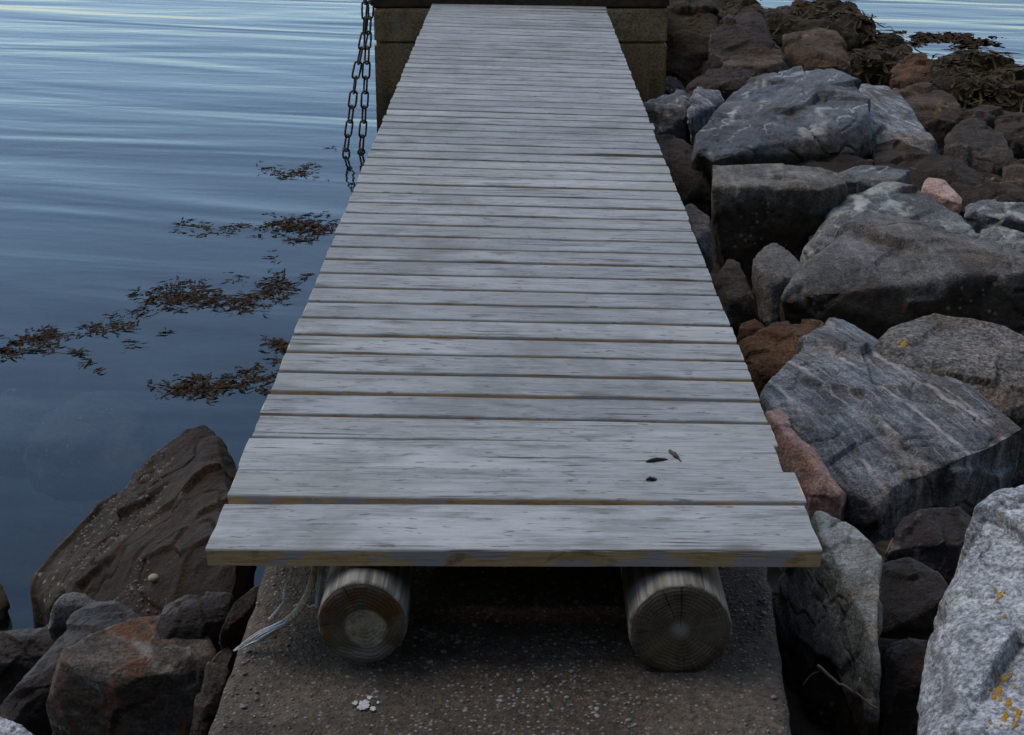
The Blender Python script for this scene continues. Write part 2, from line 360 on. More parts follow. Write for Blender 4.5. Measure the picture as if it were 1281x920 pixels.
def log_side():
    t = NT('weathered_log_side')
    p = t.coord()
    g = t.noise(t.mapping(p, (55, 1.5, 55)), 1.0, 5, 0.6)
    col = t.mix(t.ramp(g, 0.35, 0.65), (0.075, 0.064, 0.048), (0.25, 0.235, 0.205))
    col = t.mix(t.ramp(t.noise(t.mapping(p, (10, 4, 10)), 1.0, 5, 0.6), 0.5, 0.7), col, (0.19, 0.16, 0.07))
    col = t.mix(t.ramp(t.noise(t.mapping(p, (90, 1.0, 90)), 1.0, 3, 0.5), 0.62, 0.68), col, (0.04, 0.035, 0.03))
    t.principled(Base_Color=col, Roughness=0.85, Normal=t.bump(g, 0.8, 0.008), Specular_IOR_Level=0.2)
    return t.m
def log_end(name, heart):
    t = NT(name)
    p = t.coord()
    s = t.n('ShaderNodeSeparateXYZ', Vector=p).outputs
    q = t.n('ShaderNodeCombineXYZ', X=s[0], Y=0.0, Z=s[2]).outputs[0]
    nz = t.noise(p, 14, 5, 0.6)
    ln = t.n('ShaderNodeVectorMath', {'operation': 'LENGTH'}); t.set(ln, 0, q)
    r = t.math('ADD', ln.outputs['Value'], t.math('MULTIPLY', t.math('SUBTRACT', nz, 0.5), 0.03))
    ring = t.math('SINE', t.math('MULTIPLY', r, 900.0))
    ang = t.math('ARCTAN2', s[0], s[2])
    ray_ = t.noise(t.n('ShaderNodeCombineXYZ', X=t.math('MULTIPLY', ang, 26.0), Y=t.math('MULTIPLY', r, 9.0), Z=0.0).outputs[0], 1.0, 3, 0.6)
    col = t.mix(t.ramp(t.noise(p, 22, 6, 0.65), 0.35, 0.65), (0.085, 0.062, 0.040), (0.15, 0.125, 0.09))
    col = t.mix(t.math('MULTIPLY', t.ramp(t.noise(t.n('ShaderNodeCombineXYZ', X=t.math('MULTIPLY', ang, 9.0), Y=t.math('MULTIPLY', r, 6.0), Z=3.0).outputs[0], 1.0, 3, 0.5), 0.66, 0.69), 0.85), col, (0.02, 0.015, 0.010))
    col = t.mix(t.math('MULTIPLY', t.ramp(ring, 0.0, 1.0), 0.10), col, (0.045, 0.035, 0.026))
    col = t.mix(t.math('MULTIPLY', t.ramp(ray_, 0.56, 0.70), 0.6), col, (0.26, 0.24, 0.19))
    col = t.mix(t.ramp(t.noise(p, 9, 5, 0.6), 0.52, 0.66), col, (0.13, 0.105, 0.05))
    if heart:
        col = t.mix(t.ramp(t.noise(t.mapping(p, loc=(1, 5, 2)), 12, 4, 0.6), 0.5, 0.62), col, (0.12, 0.06, 0.02))
        hp = t.n('ShaderNodeVectorMath', {'operation': 'SUBTRACT'}); t.set(hp, 0, q); t.set(hp, 1, (0.006, 0, -0.012))
        hl = t.n('ShaderNodeVectorMath', {'operation': 'LENGTH'}); t.set(hl, 0, hp.outputs[0])
        hr = t.math('ADD', hl.outputs['Value'], t.math('MULTIPLY', t.math('SUBTRACT', nz, 0.5), 0.03))
        hv = t.mix(t.ramp(t.noise(p, 45, 5, 0.7), 0.35, 0.62), (0.24, 0.205, 0.13), (0.46, 0.41, 0.29))
        col = t.mix(t.math('MULTIPLY', t.ramp(hr, 0.042, 0.033), 0.92), col, hv)
        lowm = t.math('MULTIPLY', t.ramp(t.math('ADD', s[2], t.math('MULTIPLY', nz, 0.05)), -0.012, -0.035), 0.7)
        col = t.mix(lowm, col, (0.27, 0.26, 0.25))
    else:
        col = t.mix(t.ramp(t.math('ADD', ln.outputs['Value'], t.math('MULTIPLY', nz, 0.02)), 0.035, 0.012), col, (0.34, 0.32, 0.27))
        crk = t.math('LESS_THAN', t.math('ABSOLUTE', t.math('ADD', ang, t.math('MULTIPLY', t.math('SUBTRACT', nz, 0.5), 0.15))), 0.035)
        col = t.mix(t.math('MULTIPLY', crk, 0.8), col, (0.025, 0.02, 0.015))
    h = t.math('ADD', t.math('MULTIPLY', ring, 0.15), t.math('ADD', nz, ray_))
    t.principled(Base_Color=col, Roughness=0.85, Normal=t.bump(h, 0.5, 0.005), Specular_IOR_Level=0.2)
    return t.m
M['log_side'] = log_side()
M['log_end_heart'] = log_end('log_end_with_pale_heart', True)
M['log_end'] = log_end('log_end_grey_brown', False)

def simple(name, c1, c2, scale=20, rough=0.7, bump=0.4, spec=0.3, metal=0.0, dist=0.004):
    t = NT(name)
    p = t.coord()
    n = t.noise(p, scale, 5, 0.65)
    t.principled(Base_Color=t.mix(t.ramp(n, 0.33, 0.66), c1, c2), Roughness=rough, Normal=t.bump(n, bump, dist), Specular_IOR_Level=spec, Metallic=metal)
    return t.m
M['beam'] = simple('dark_tarred_timber', (0.05, 0.036, 0.018), (0.10, 0.075, 0.04), 14)
M['chain'] = simple('rusty_iron', (0.045, 0.034, 0.026), (0.085, 0.055, 0.035), 60, 0.7, 0.5, 0.4)
M['weed'] = simple('brown_bladderwrack', (0.016, 0.008, 0.003), (0.042, 0.022, 0.008), 18, 0.75, 0.2, 0.08)
M['weed_far'] = simple('dark_wrack', (0.028, 0.018, 0.009), (0.075, 0.055, 0.024), 9, 0.8, 0.2, 0.08)
M['dryweed'] = simple('black_dried_seaweed', (0.02, 0.015, 0.012), (0.05, 0.035, 0.022), 80, 0.6)
M['rope'] = simple('weathered_rope', (0.34, 0.28, 0.18), (0.58, 0.51, 0.37), 150, 0.9)
M['ropefray'] = simple('bleached_rope_fibre', (0.52, 0.53, 0.51), (0.70, 0.71, 0.69), 90, 0.9)
M['stake'] = simple('grey_wood_sliver', (0.20, 0.20, 0.19), (0.34, 0.34, 0.33), 60, 0.85)
M['twig'] = simple('pale_dead_twig', (0.22, 0.16, 0.09), (0.33, 0.25, 0.15), 50, 0.85)
M['grit'] = simple('grit_stones', (0.06, 0.050, 0.040), (0.21, 0.195, 0.18), 22, 0.8)
M['shell'] = simple('white_crust', (0.26, 0.25, 0.235), (0.42, 0.40, 0.37), 140, 0.8)
M['pebble'] = simple('tan_pebble', (0.22, 0.17, 0.12), (0.32, 0.26, 0.19), 40, 0.7)
M['barn'] = simple('barnacle_shell', (0.09, 0.072, 0.055), (0.20, 0.165, 0.125), 40, 0.8)

def ground_mat():
    t = NT('shore_ground')
    p = t.coord()
    z = t.n('ShaderNodeSeparateXYZ', Vector=p).outputs[2]
    n = t.noise(p, 2.5, 6, 0.65)
    bed = t.mix(t.ramp(n, 0.4, 0.66), (0.008, 0.014, 0.018), (0.030, 0.046, 0.048))
    stone = t.mix(t.ramp(t.noise(p, 9, 6, 0.7), 0.35, 0.65), (0.05, 0.036, 0.024), (0.10, 0.075, 0.052))
    veg = t.mix(t.ramp(t.noise(p, 0.6, 7, 0.7), 0.35, 0.65), (0.018, 0.026, 0.012), (0.045, 0.05, 0.025))
    col = t.mix(t.ramp(z, -1.1, -0.9), bed, stone)
    col = t.mix(t.ramp(t.math('ADD', z, t.math('MULTIPLY', n, 0.3)), 0.1, 0.6), col, veg)
    t.principled(Base_Color=col, Roughness=0.9, Normal=t.bump(t.noise(p, 14, 8, 0.7), 0.8, 0.05), Specular_IOR_Level=0.15)
    return t.m
M['ground'] = ground_mat()

def water_mat():
    t = NT('sea_water')
    p = t.coord()
    s = t.n('ShaderNodeSeparateXYZ', Vector=p).outputs
    a = t.noise(t.mapping(p, (0.20, 0.85, 1), (0, 0, R(17))), 1.0, 2.0, 0.45, 0.7)
    b = t.noise(t.mapping(p, (0.5, 2.2, 1), (0, 0, R(10)), (7, 3, 0)), 1.0, 2, 0.5, 0.6)
    c = t.noise(t.mapping(p, (7, 13, 1), (0, 0, R(12)), (1, 9, 0)), 1.0, 2, 0.5, 0.3)
    calm = t.mr(s[1], 4.0, 13.0, 0.25, 1.0)
    h = t.math('ADD', t.math('MULTIPLY', a, 1.0), t.math('ADD', t.math('MULTIPLY', b, 0.20), t.math('MULTIPLY', c, 0.022)))
    h = t.math('MULTIPLY', h, calm)
    nb = t.bump(h, 1.0, 0.052)
    fr = t.n('ShaderNodeFresnel', IOR=1.333, Normal=nb).outputs[0]
    gl = t.n('ShaderNodeBsdfGlossy', Color=(0.54, 0.63, 0.72), Roughness=0.05, Normal=nb).outputs[0]
    tr = t.n('ShaderNodeBsdfTransparent', Color=(0.60, 0.71, 0.70)).outputs[0]
    df = t.n('ShaderNodeBsdfDiffuse', Color=(0.014, 0.019, 0.022)).outputs[0]
    body = t.n('ShaderNodeMixShader'); t.set(body, 0, 0.08); t.set(body, 1, tr); t.set(body, 2, df)
    mx = t.n('ShaderNodeMixShader'); t.set(mx, 0, fr); t.set(mx, 1, body.outputs[0]); t.set(mx, 2, gl)
    t.t.links.new(mx.outputs[0], t.out.inputs[0])
    return t.m
M['water'] = water_mat()

# ------------------------------------------------------------------ setting: ground (seabed, bank, shore, unseen sky-blocking hill) and water
def sstep(a, b, x):
    t = np.clip((x - a) / (b - a), 0, 1)
    return t * t * (3 - 2 * t)
def ground_h(x, y):
    p = np.stack([x, y, 0 * x], 1)
    z = np.full(x.shape, -2.2) + 0.35 * fbm(p * 0.5, 3, 4)
    near = sstep(6.5, 3.4, y)                                    # the seabed shoals towards the shore
    z = z + near * 0.75
    bank = sstep(-0.25, 0.35, x) * sstep(13.2, 11.2, y + 0.35 * (x - 2)) * sstep(60, 30, x)
    z = z * (1 - bank) + bank * (-0.72 + 0.06 * fbm(p * 2.2, 9, 4))
    shore = sstep(3.3, 2.0, y + 0.12 * np.abs(x))
    z = z * (1 - shore) + shore * (-0.80 + 0.08 * fbm(p * 1.5, 5, 4))
    back = sstep(0.6, -0.6, y)
    z = z * (1 - back) + back * (-0.24 + 0.04 * fbm(p * 1.5, 6, 3))
    added_hill = sstep(-2.5, -40, y)  # unseen hill added behind the camera to darken faces turned this way
    z = z + added_hill * (46 + 5 * fbm(p * 0.06, 8, 5)) + sstep(-2, -6, y) * 0.7 * fbm(p * 0.5, 12, 4)
    return z
def axis(lo, hi, step, far, n):
    a = np.arange(lo, hi + 1e-6, step)
    g = np.geomspace(step * 1.5, far, n)
    return np.concatenate([(lo - g)[::-1], a, hi + g])
xs = axis(-4, 6, 0.12, 1500, 34)
ys = axis(-6, 15, 0.12, 1500, 34)
gx, gy = np.meshgrid(xs, ys)
gz = ground_h(gx.ravel(), gy.ravel())
nx, ny = len(xs), len(ys)
idx = np.arange(nx * ny).reshape(ny, nx)
q = np.stack([idx[:-1, :-1], idx[:-1, 1:], idx[1:, 1:], idx[1:, :-1]], -1).reshape(-1, 4)
g = link('ground', mesh('ground', np.stack([gx.ravel(), gy.ravel(), gz], 1), q.tolist()), M['ground'])
g['kind'] = 'structure'
wv = [(-1500, -1500, WATER), (1500, -1500, WATER), (1500, 1500, WATER), (-1500, 1500, WATER)]
wo = link('water', mesh('water', wv, [(0, 1, 2, 3)], False), M['water'])
wo['kind'] = 'structure'

# ------------------------------------------------------------------ gangway: planks on two logs
gang = empty('gangway', (0, 2.57, 0))
tag(gang, 'long grey weathered plank gangway on two logs leading out to the concrete pier', 'gangway')
rng = random.Random(4)
K = HC * F / math.cos(PITCH) ** 2
def deck_D(y): return K / (y + 261) - HC * math.tan(PITCH)
XL, XR = -0.561, 0.537
seams = [deck_D(687), deck_D(627), deck_D(590.5), deck_D(551.5)]
while seams[-1] < 10.30: seams.append(seams[-1] + 0.1345)
END = seams[-1]
TH = 0.033
def roll_at(D): return float(np.interp(D, [2.57, 2.8, 3.1, 4, 5, 6.5, 8, 10, 10.4], [-0.004, 0.006, 0.018, 0.02, 0.024, 0.029, 0.031, 0.028, 0.01]))
def make_plank(i, d0, d1):
    gap = 0.0165 if i > 2 else 0.012
    if i == 0: gap = 0.010
    if i == 1: gap = 0.0004
    if i in (29, 17): gap += 0.003
    wdt = d1 - d0 - gap
    a, b = XL + rng.uniform(-0.0025, 0.0025), XR + rng.uniform(-0.0025, 0.0025)
    if i == 0: a, b = XL, XR + 0.002
    if i == 1: b += 0.010; a += 0.004
    if i == 2: b -= 0.012; a += 0.001
    if i == 28: b += 0.012
    nseg = 40 if i < 6 else (26 if i < 24 else 14)
    hw = wdt / 2
    c = 0.0035
    cf = 0.0004 if i == 2 else c                      # the second and third boards are butted tight, their edges still square
    cb = 0.0004 if i == 1 else c
    prof = [(-hw, -TH), (-hw, -cf), (-hw + cf * 0.45, -cf * 0.35), (-hw + cf * 1.4, 0), (-hw * 0.5, 0), (0, 0), (hw * 0.5, 0), (hw - cb * 1.4, 0), (hw - cb * 0.4, -cb * 0.4), (hw, -cb), (hw, -TH)]
    n = len(prof)
    V = []; Fc = []; mi = []
    xs_ = np.linspace(a, b, nseg + 1)
    for k, x in enumerate(xs_):
        for (py_, pz_) in prof: V.append((x, py_, pz_))
    V = np.array(V)
    s = i * 31 + 7
    amp = 1.0 if i < 8 else 0.8
    ln = np.stack([V[:, 0] * 3, V[:, 1] * 0 + i * 3.3, np.zeros(len(V))], 1)
    edge = np.sign(V[:, 1]) * (np.abs(V[:, 1]) > hw * 0.8)
    if i == 1: edge = edge * (V[:, 1] < 0)
    if i == 2: edge = edge * (V[:, 1] > 0)
    V[:, 1] += edge * amp * (0.0016 * fbm(ln * np.array([1, 1, 1]) + edge[:, None] * 9, s, 3) - 0.0022 * np.clip(fbm(ln * 6 + edge[:, None] * 5, s + 3, 2) - 0.35, 0, 1))
    top = V[:, 2] > -TH * 0.5
    gp = np.stack([V[:, 0] * 4, V[:, 1] * 40, np.zeros(len(V)) + i], 1)
    V[:, 2] += top * (0.0012 * fbm(gp, s + 5, 3))
    V[:, 2] += 0.0009 * fbm(np.stack([V[:, 0] * 1.2, np.zeros(len(V)), np.zeros(len(V)) + i * 1.7], 1), s + 8, 2)
    if d0 <= 5.91 < d1:                                # a splintered right half opens a dark notch in front of this board
        V[:, 1] += (V[:, 1] < -hw * 0.8) * np.clip((V[:, 0] - 0.20) / 0.08, 0, 1) * 0.030
    endm = (V[:, 0] == a) * -1.0 + (V[:, 0] == b) * 1.0
    V[:, 0] += endm * 0.003 * fbm(np.stack([V[:, 1] * 30, V[:, 2] * 30, np.zeros(len(V)) + i], 1), s + 11, 2)
    for k in range(nseg):
        for j in range(n - 1):
            Fc.append((k * n + j, (k + 1) * n + j, (k + 1) * n + j + 1, k * n + j + 1))
            mi.append(1 if j in (0,) or j == n - 2 else 0)
        Fc.append((k * n + n - 1, (k + 1) * n + n - 1, (k + 1) * n, k * n)); mi.append(0)
    Fc.append(tuple(range(n))); mi.append(1)
    Fc.append(tuple(reversed([nseg * n + j for j in range(n)]))); mi.append(1)
    me = mesh('plank', V, Fc, False)
    o = link('plank', me, [M['plank'], M['plank_edge']], gang)
    me.polygons.foreach_set('material_index', mi)
    D = d0 + hw
    o.location = (0, D - 2.57 + (0.004 if i else 0), (rng.uniform(-0.001, 0.001) if i > 2 else (0.0, 0.006, 0.006)[i]))
    o.rotation_euler = (rng.uniform(-0.006, 0.006) if i > 2 else 0, roll_at(D) if i not in (1, 2) else 0.010, rng.uniform(-0.0015, 0.0015) if i > 2 else 0)
for i in range(len(seams) - 1): make_plank(i, seams[i], seams[i + 1])

def make_log(cx, rx, rz, d0, d1, end_mat, seed, zc):
    nA, nL = 56, 26
    V = []; Fc = []; mi = []
    for k in range(nL + 1):
        y = (d1 - d0) * (k / nL) ** 1.8
        for j in range(nA):
            th = 2 * math.pi * j / nA
            V.append([rx * math.sin(th), y, rz * math.cos(th)])
    V = np.array(V)
    dirs = V * np.array([1, 0, 1]); r0 = np.linalg.norm(dirs, axis=1, keepdims=True); dirs = dirs / r0
    rr = 1 + 0.03 * fbm(np.concatenate([dirs[:, :1] * 1.2, V[:, 1:2] * 0.7, dirs[:, 2:] * 1.2], 1), seed, 3) + 0.018 * fbm(np.concatenate([dirs[:, :1] * 9, V[:, 1:2] * 0.9, dirs[:, 2:] * 9], 1), seed + 4, 2)
    ends = (V[:, 1] < 1e-6)[:, None]
    V[:, [0, 2]] *= rr[:, None]
    for k in range(nL):
        for j in range(nA):
            j2 = (j + 1) % nA
            Fc.append((k * nA + j, k * nA + j2, (k + 1) * nA + j2, (k + 1) * nA + j)); mi.append(0)
    # worn end: two inner rings and a centre
    base = V[:nA].copy()
    extra = []
    rings = [0.97, 0.80, 0.55, 0.28]
    for f_ in rings:
        r_ = base.copy(); r_[:, 0] *= f_; r_[:, 2] *= f_
        r_[:, 1] = -0.008 - 0.004 * fbm(r_ * 30, seed + 9, 3)
        extra.append(r_)
    cidx = len(V) + nA * len(rings)
    V = np.concatenate([V] + extra + [np.array([[0, -0.009, 0]])])
    prev = 0
    for q_ in range(len(rings)):
        st = (nL + 1) * nA + q_ * nA
        for j in range(nA):
            j2 = (j + 1) % nA
            Fc.append((prev + j2, prev + j, st + j, st + j2)); mi.append(0 if q_ == 0 else 1)
        prev = st
    for j in range(nA): Fc.append((prev + (j + 1) % nA, prev + j, cidx)); mi.append(1)
    Fc.append(tuple(nL * nA + j for j in range(nA))); mi.append(0)
    me = mesh('log', V, Fc)
    o = link('log', me, [M['log_side'], end_mat], gang)
    me.polygons.foreach_set('material_index', mi)
    o.location = (cx, d0 - 2.57, zc)
    o.rotation_euler = (-0.0028, 0, 0)
    return o
pl = at(453, 778, 2.53); pr = at(851, 781, 2.53)
ll = make_log(pl.x, 0.080, 0.083, 2.535, END - 0.02, M['log_end_heart'], 3, -TH - 0.088)
lr = make_log(pr.x, 0.092, 0.091, 2.535, END - 0.02, M['log_end'], 8, -TH - 0.100)
tag(ll, 'left log with a pale heart in its brown end'); tag(lr, 'thicker right log with a cracked grey brown end')

# ------------------------------------------------------------------ concrete abutment under the near end
SZ = -TH - 0.188
A0, A1 = at_z(330, 715, SZ), at_z(258, 920, SZ)
B0, B1 = at_z(960, 705, SZ), at_z(990, 920, SZ)
def slab_edge(P, Q, y): return P.x + (Q.x - P.x) * (y - P.y) / (Q.y - P.y)
yy = np.concatenate([np.linspace(0.2, 1.6, 12), np.linspace(1.6, 3.7, 110)[1:]])
nxs = 76
V = []
for y in yy:
    a, b = slab_edge(A0, A1, y), slab_edge(B0, B1, y)
    for u in np.linspace(0, 1, nxs): V.append((a + (b - a) * u, y, 0.0))
V = np.array(V)
tp = V.copy()
V[:, 2] = SZ + 0.004 * fbm(tp * 3, 2, 3) + 0.0022 * fbm(tp * 45, 21, 3)
ed = np.tile(np.linspace(0, 1, nxs), len(yy)); edm = np.minimum(ed, 1 - ed) * 1.0
V[:, 2] -= 0.012 * np.exp(-edm / 0.012)
er = 0.006 * fbm(np.stack([tp[:, 0] * 0 + (ed > .5) * 9, tp[:, 1] * 14, 0 * ed], 1), 31, 3)
V[:, 0] += er * (edm < 1e-6)
ny_ = len(yy)
Fc = []
for k in range(ny_ - 1):
    for j in range(nxs - 1): Fc.append((k * nxs + j, k * nxs + j + 1, (k + 1) * nxs + j + 1, (k + 1) * nxs + j))
vl = V.tolist()
border = [j for j in range(nxs)] + [k * nxs + nxs - 1 for k in range(1, ny_)] + [(ny_ - 1) * nxs + j for j in range(nxs - 2, -1, -1)] + [k * nxs for k in range(ny_ - 2, 0, -1)]
st = len(vl)
for b in border: vl.append((V[b][0], V[b][1], -1.9))
for i in range(len(border)):
    j = (i + 1) % len(border)
    Fc.append((border[j], border[i], st + i, st + j))
ab = link('concrete_abutment', mesh('concrete_abutment', vl, Fc), M['slab'])
tag(ab, 'rough brown concrete footing under the near end of the gangway', 'concrete footing')
# aggregate: little stones set in the worn surface, too many to count
V = []; Fc = []
rs = np.random.RandomState(5)
ico = bmesh.new(); bmesh.ops.create_icosphere(ico, subdivisions=1, radius=1.0)
iv = np.array([v.co[:] for v in ico.verts]); ifc = [tuple(v.index for v in f.verts) for f in ico.faces]; ico.free()
for n in range(9000):
    y = rs.uniform(1.9, 3.1); a, b = slab_edge(A0, A1, y), slab_edge(B0, B1, y)
    x = rs.uniform(a + 0.008, b - 0.008)
    if math.sin(x * 9 + 1) * math.sin(y * 11) + math.sin(x * 23 - y * 17) * 0.6 < rs.uniform(-1.3, 1.0): continue
    r = 0.0013 + 0.0046 * rs.rand() ** 4.5
    sc_ = r * rs.uniform(0.6, 1.3, 3) * np.array([1, 1, 0.6])
    an = rs.uniform(0, 6.28); c, s_ = math.cos(an), math.sin(an)
    pts = iv * (1 + rs.uniform(-0.25, 0.25, (len(iv), 1))) * sc_
    pts = np.stack([pts[:, 0] * c - pts[:, 1] * s_, pts[:, 0] * s_ + pts[:, 1] * c, pts[:, 2]], 1) + np.array([x, y, SZ + r * 0.1])
    o_ = len(V); V.extend(pts.tolist()); Fc.extend([(o_ + f[0], o_ + f[1], o_ + f[2]) for f in ifc])
ag = link('aggregate', mesh('aggregate', V, Fc), M['grit'], ab)
ag['kind'] = 'stuff'

# ------------------------------------------------------------------ pier at the far end
PD = END + 0.005
pl0, pr0 = at(467, 12, PD), at(836, 12, PD)
ztop = pl0.z
pier = empty('pier', ((pl0.x + pr0.x) / 2, PD, -2.4))
tag(pier, 'brown stained concrete pier at the far end of the gangway', 'pier')
def box_mesh(name, lo, hi, bev=0.01, cuts=0):
    bm = bmesh.new()
    bmesh.ops.create_cube(bm, size=1)
    for v in bm.verts: v.co = Vector([lo[i] + (v.co[i] + 0.5) * (hi[i] - lo[i]) for i in range(3)])
    bmesh.ops.bevel(bm, geom=bm.edges[:], offset=bev, segments=2, affect='EDGES')
    me = bpy.data.meshes.new(name); bm.to_mesh(me); bm.free()
    return me
cx_, z0_ = pier.location.x, -2.4
hwp = (pr0.x - pl0.x) / 2
lift = at(700, 54, PD).z
for nm, za, zb, dy in (('wall', -2.4, lift - 0.006, 0.0), ('wall', lift, ztop, 0.006)):
    link(nm, box_mesh(nm, (-hwp, dy, za - z0_ - (0.0 if za < -2 else 0)), (hwp, 4.0, zb - z0_), 0.012), M['pier'], pier)
link('kerb_beam', box_mesh('kerb_beam', (-hwp - 0.02, 0.03, ztop - z0_ + 0.002), (hwp + 0.01, 0.28, ztop - z0_ + 0.34), 0.015), M['beam'], pier)

# ------------------------------------------------------------------ chains
def link_mesh(L, W, r):
    V = []; Fc = []
    n, m_ = 20, 8
    for i in range(n):
        t_ = 2 * math.pi * i / n
        cx, cz = math.cos(t_) * W, math.sin(t_) * W
        cz += (L - W) * (1 if math.sin(t_) > 0 else -1) if abs(math.sin(t_)) > 0.05 else 0
        tx, tz = math.cos(t_), math.sin(t_)
        for j in range(m_):
            u = 2 * math.pi * j / m_
            V.append((cx + r * math.cos(u) * tx, r * math.sin(u), cz + r * math.cos(u) * tz))
    for i in range(n):
        for j in range(m_):
            i2, j2 = (i + 1) % n, (j + 1) % m_
            Fc.append((i * m_ + j, i2 * m_ + j, i2 * m_ + j2, i * m_ + j2))
    me = mesh('chain_link', V, Fc); me.materials.append(M['chain']); return me
lm = link_mesh(0.056, 0.023, 0.0068)
def chain(pts, label, D, depth):
    P = [at(x, y, D) for x, y in pts]
    root = empty('chain', P[0])
    tag(root, label, 'chain', 'chains hanging from the pier corner')
    pitch = 0.095
    P.append(P[-1] + Vector((-0.01, 0, -depth)))
    seg = [(P[i + 1] - P[i]).length for i in range(len(P) - 1)]
    tot = sum(seg); d = 0; k = 0
    while d < tot:
        a = d; i = 0
        while i < len(seg) - 1 and a > seg[i]: a -= seg[i]; i += 1
        pos = P[i].lerp(P[i + 1], a / seg[i]); dirv = (P[i] - P[i + 1]).normalized()
        o = bpy.data.objects.new('chain_link', lm); COL.objects.link(o); o.parent = root
        qn = dirv.to_track_quat('Z', 'Y')
        o.rotation_mode = 'QUATERNION'
        from mathutils import Quaternion
        o.rotation_quaternion = qn @ Quaternion((0, 0, 1), R(25) + (R(90) if k % 2 else 0) + rng.uniform(-0.2, 0.2))
        o.location = pos - P[0]
        d += pitch; k += 1
chain([(456, -45), (457, 20), (455, 48), (446, 90), (438, 150), (433, 185)], 'rusty chain swinging out furthest from the concrete pier corner', PD - 0.16, 0.25)
chain([(466, -45), (463, 10), (460, 48), (458, 90), (455, 150), (452, 184)], 'rusty chain hanging straight down close beside the concrete pier corner', PD - 0.10, 0.25)

# ------------------------------------------------------------------ boulders
def build_rock(name, label, group, mat, low, edge, back, D0=None, a=0.12, k=0.55, vox=3.6, seed=0, chips=30, chipamt=0.055, rough=1.0, deep=None, smooth=1, cat='boulder', zfloor=None, tide_shade=-0.72):
    rg = random.Random(seed * 13 + 5)
    ylow = max(p[1] for p in low)
    if D0 is not None and D0 > 8: rough *= 1.5
    if D0 is None: D0 = 4113 / (ylow + 261) - 0.66
    allp = low + edge + back
    um = sum(p[1] for p in allp) / len(allp) + 261
    gfac = 4113 / um ** 2
    ylm = sum(p[1] for p in low) / len(low)
    pts = []
    def Dof(p, d): return p[2] if len(p) > 2 else d
    # the lower outline: points not at the very bottom lie further back
    for p in low: pts.append(at(p[0], p[1], Dof(p, D0 + 0.25 * gfac * (ylow - p[1]))))
    De = D0
    if edge:
        yem = sum(p[1] for p in edge) / len(edge)
        for p in edge:
            pts.append(at(p[0], p[1], Dof(p, D0 + a * gfac * (ylm - p[1]) + 0.3 * gfac * (yem - p[1]))))
        De = D0 + a * gfac * (ylm - yem)
    else:
        yem = ylm
    for p in back: pts.append(at(p[0], p[1], Dof(p, De + k * gfac * (yem - p[1]))))
    pts = [Vector(p) for p in pts]
    lo = Vector([min(p[i] for p in pts) for i in range(3)]); hi = Vector([max(p[i] for p in pts) for i in range(3)])
    size = max(hi.x - lo.x, (hi.z - lo.z))
    dep = deep if deep else 0.45 * size
    cxm = (lo.x + hi.x) / 2
    zf = (lo.z - 0.4 * size if name == 'stone' else min(lo.z - 0.12 * size, -0.95)) if zfloor is None else zfloor
    front = list(pts)
    cen_y = sum(p.y for p in pts) / len(pts)
    for p in front:                                   # unseen underside and back
        xq = cxm + (p.x - cxm) * 0.8
        pts.append(Vector((xq * (p.y + dep) / p.y, p.y + dep, max(zf, p.z - 0.55 * size))))
        pts.append(Vector((xq * (p.y + dep * 0.35) / p.y, p.y + dep * 0.35, zf)))
    cen = Vector((cxm, cen_y + dep * 0.4, (lo.z + hi.z) / 2))
    bm = bmesh.new()
    for p in pts: bm.verts.new(p - cen)
    r_ = bmesh.ops.convex_hull(bm, input=bm.verts[:])
    bmesh.ops.delete(bm, geom=[v for v in bm.verts if not v.link_faces], context='VERTS')
    bmesh.ops.recalc_face_normals(bm, faces=bm.faces[:])
    me = bpy.data.meshes.new(name); bm.to_mesh(me); bm.free()
    o = bpy.data.objects.new(name, me); COL.objects.link(o)
    Zc = D0 * math.cos(PITCH) + 0.6
    vs = max(0.005, vox * 0.8 * Zc / F, size / 120)
    md = o.modifiers.new('r', 'REMESH'); md.mode = 'VOXEL'; md.voxel_size = vs
    ms = o.modifiers.new('s', 'SMOOTH'); ms.iterations = smooth; ms.factor = 0.5
    dg = bpy.context.evaluated_depsgraph_get()
    m2 = bpy.data.meshes.new_from_object(o.evaluated_get(dg))
    o.modifiers.clear(); o.data = m2; bpy.data.meshes.remove(me)
    m2.name = name
    c = coords(m2); nr = normals(m2)
    # knock off corners: flat fracture faces
    for _ in range(chips):
        n = np.array([rg.gauss(0, 1), rg.gauss(0, 1) - 0.4, rg.gauss(0, 1) + 0.3]); n /= np.linalg.norm(n)
        h = c @ n; lim = h.max() - size * chipamt * rg.uniform(0.3, 1.0)
        ex = np.clip(h - lim, 0, None)
        c = c - np.outer(ex * 0.95, n)
    sd = seed * 101
    p = c / size
    fs = np.random.RandomState(sd)
    nF = 46
    sp = p[fs.randint(0, len(p), nF)]; gv = fs.normal(0, 1, (nF, 3)); ofs = fs.normal(0, 1, nF)
    d2 = ((p[:, None, :] - sp[None]) ** 2).sum(2) + 0.010 * vnoise(p * 9, sd + 5)[:, None]
    wgt = np.exp(-(d2 - d2.min(1, keepdims=True)) * 1300)
    wgt /= wgt.sum(1, keepdims=True)
    val = np.einsum('vfk,fk->vf', p[:, None, :] - sp[None], gv) * 0.12 + ofs[None] * 0.0035
    facet = (wgt * np.clip(val, -0.03, 0.03)).sum(1) * size * rough
    fr = fbm(p * 3.0 + 11, sd, 3, True)
    d = facet + 0.009 * fbm(p * 2.2, sd + 1, 4) * size * rough
    # stepped fracture ledges
    ln = fbm(p * 1.6, sd + 40, 3) * 7
    st_ = (np.floor(ln) + sstep(0.35, 0.65, ln - np.floor(ln))) / 7
    d += 0.014 * st_ * size * rough * 0.6
    d += 0.006 * fr * size * rough + 0.008 * fbm(p * 7, sd + 21, 4) * size * rough
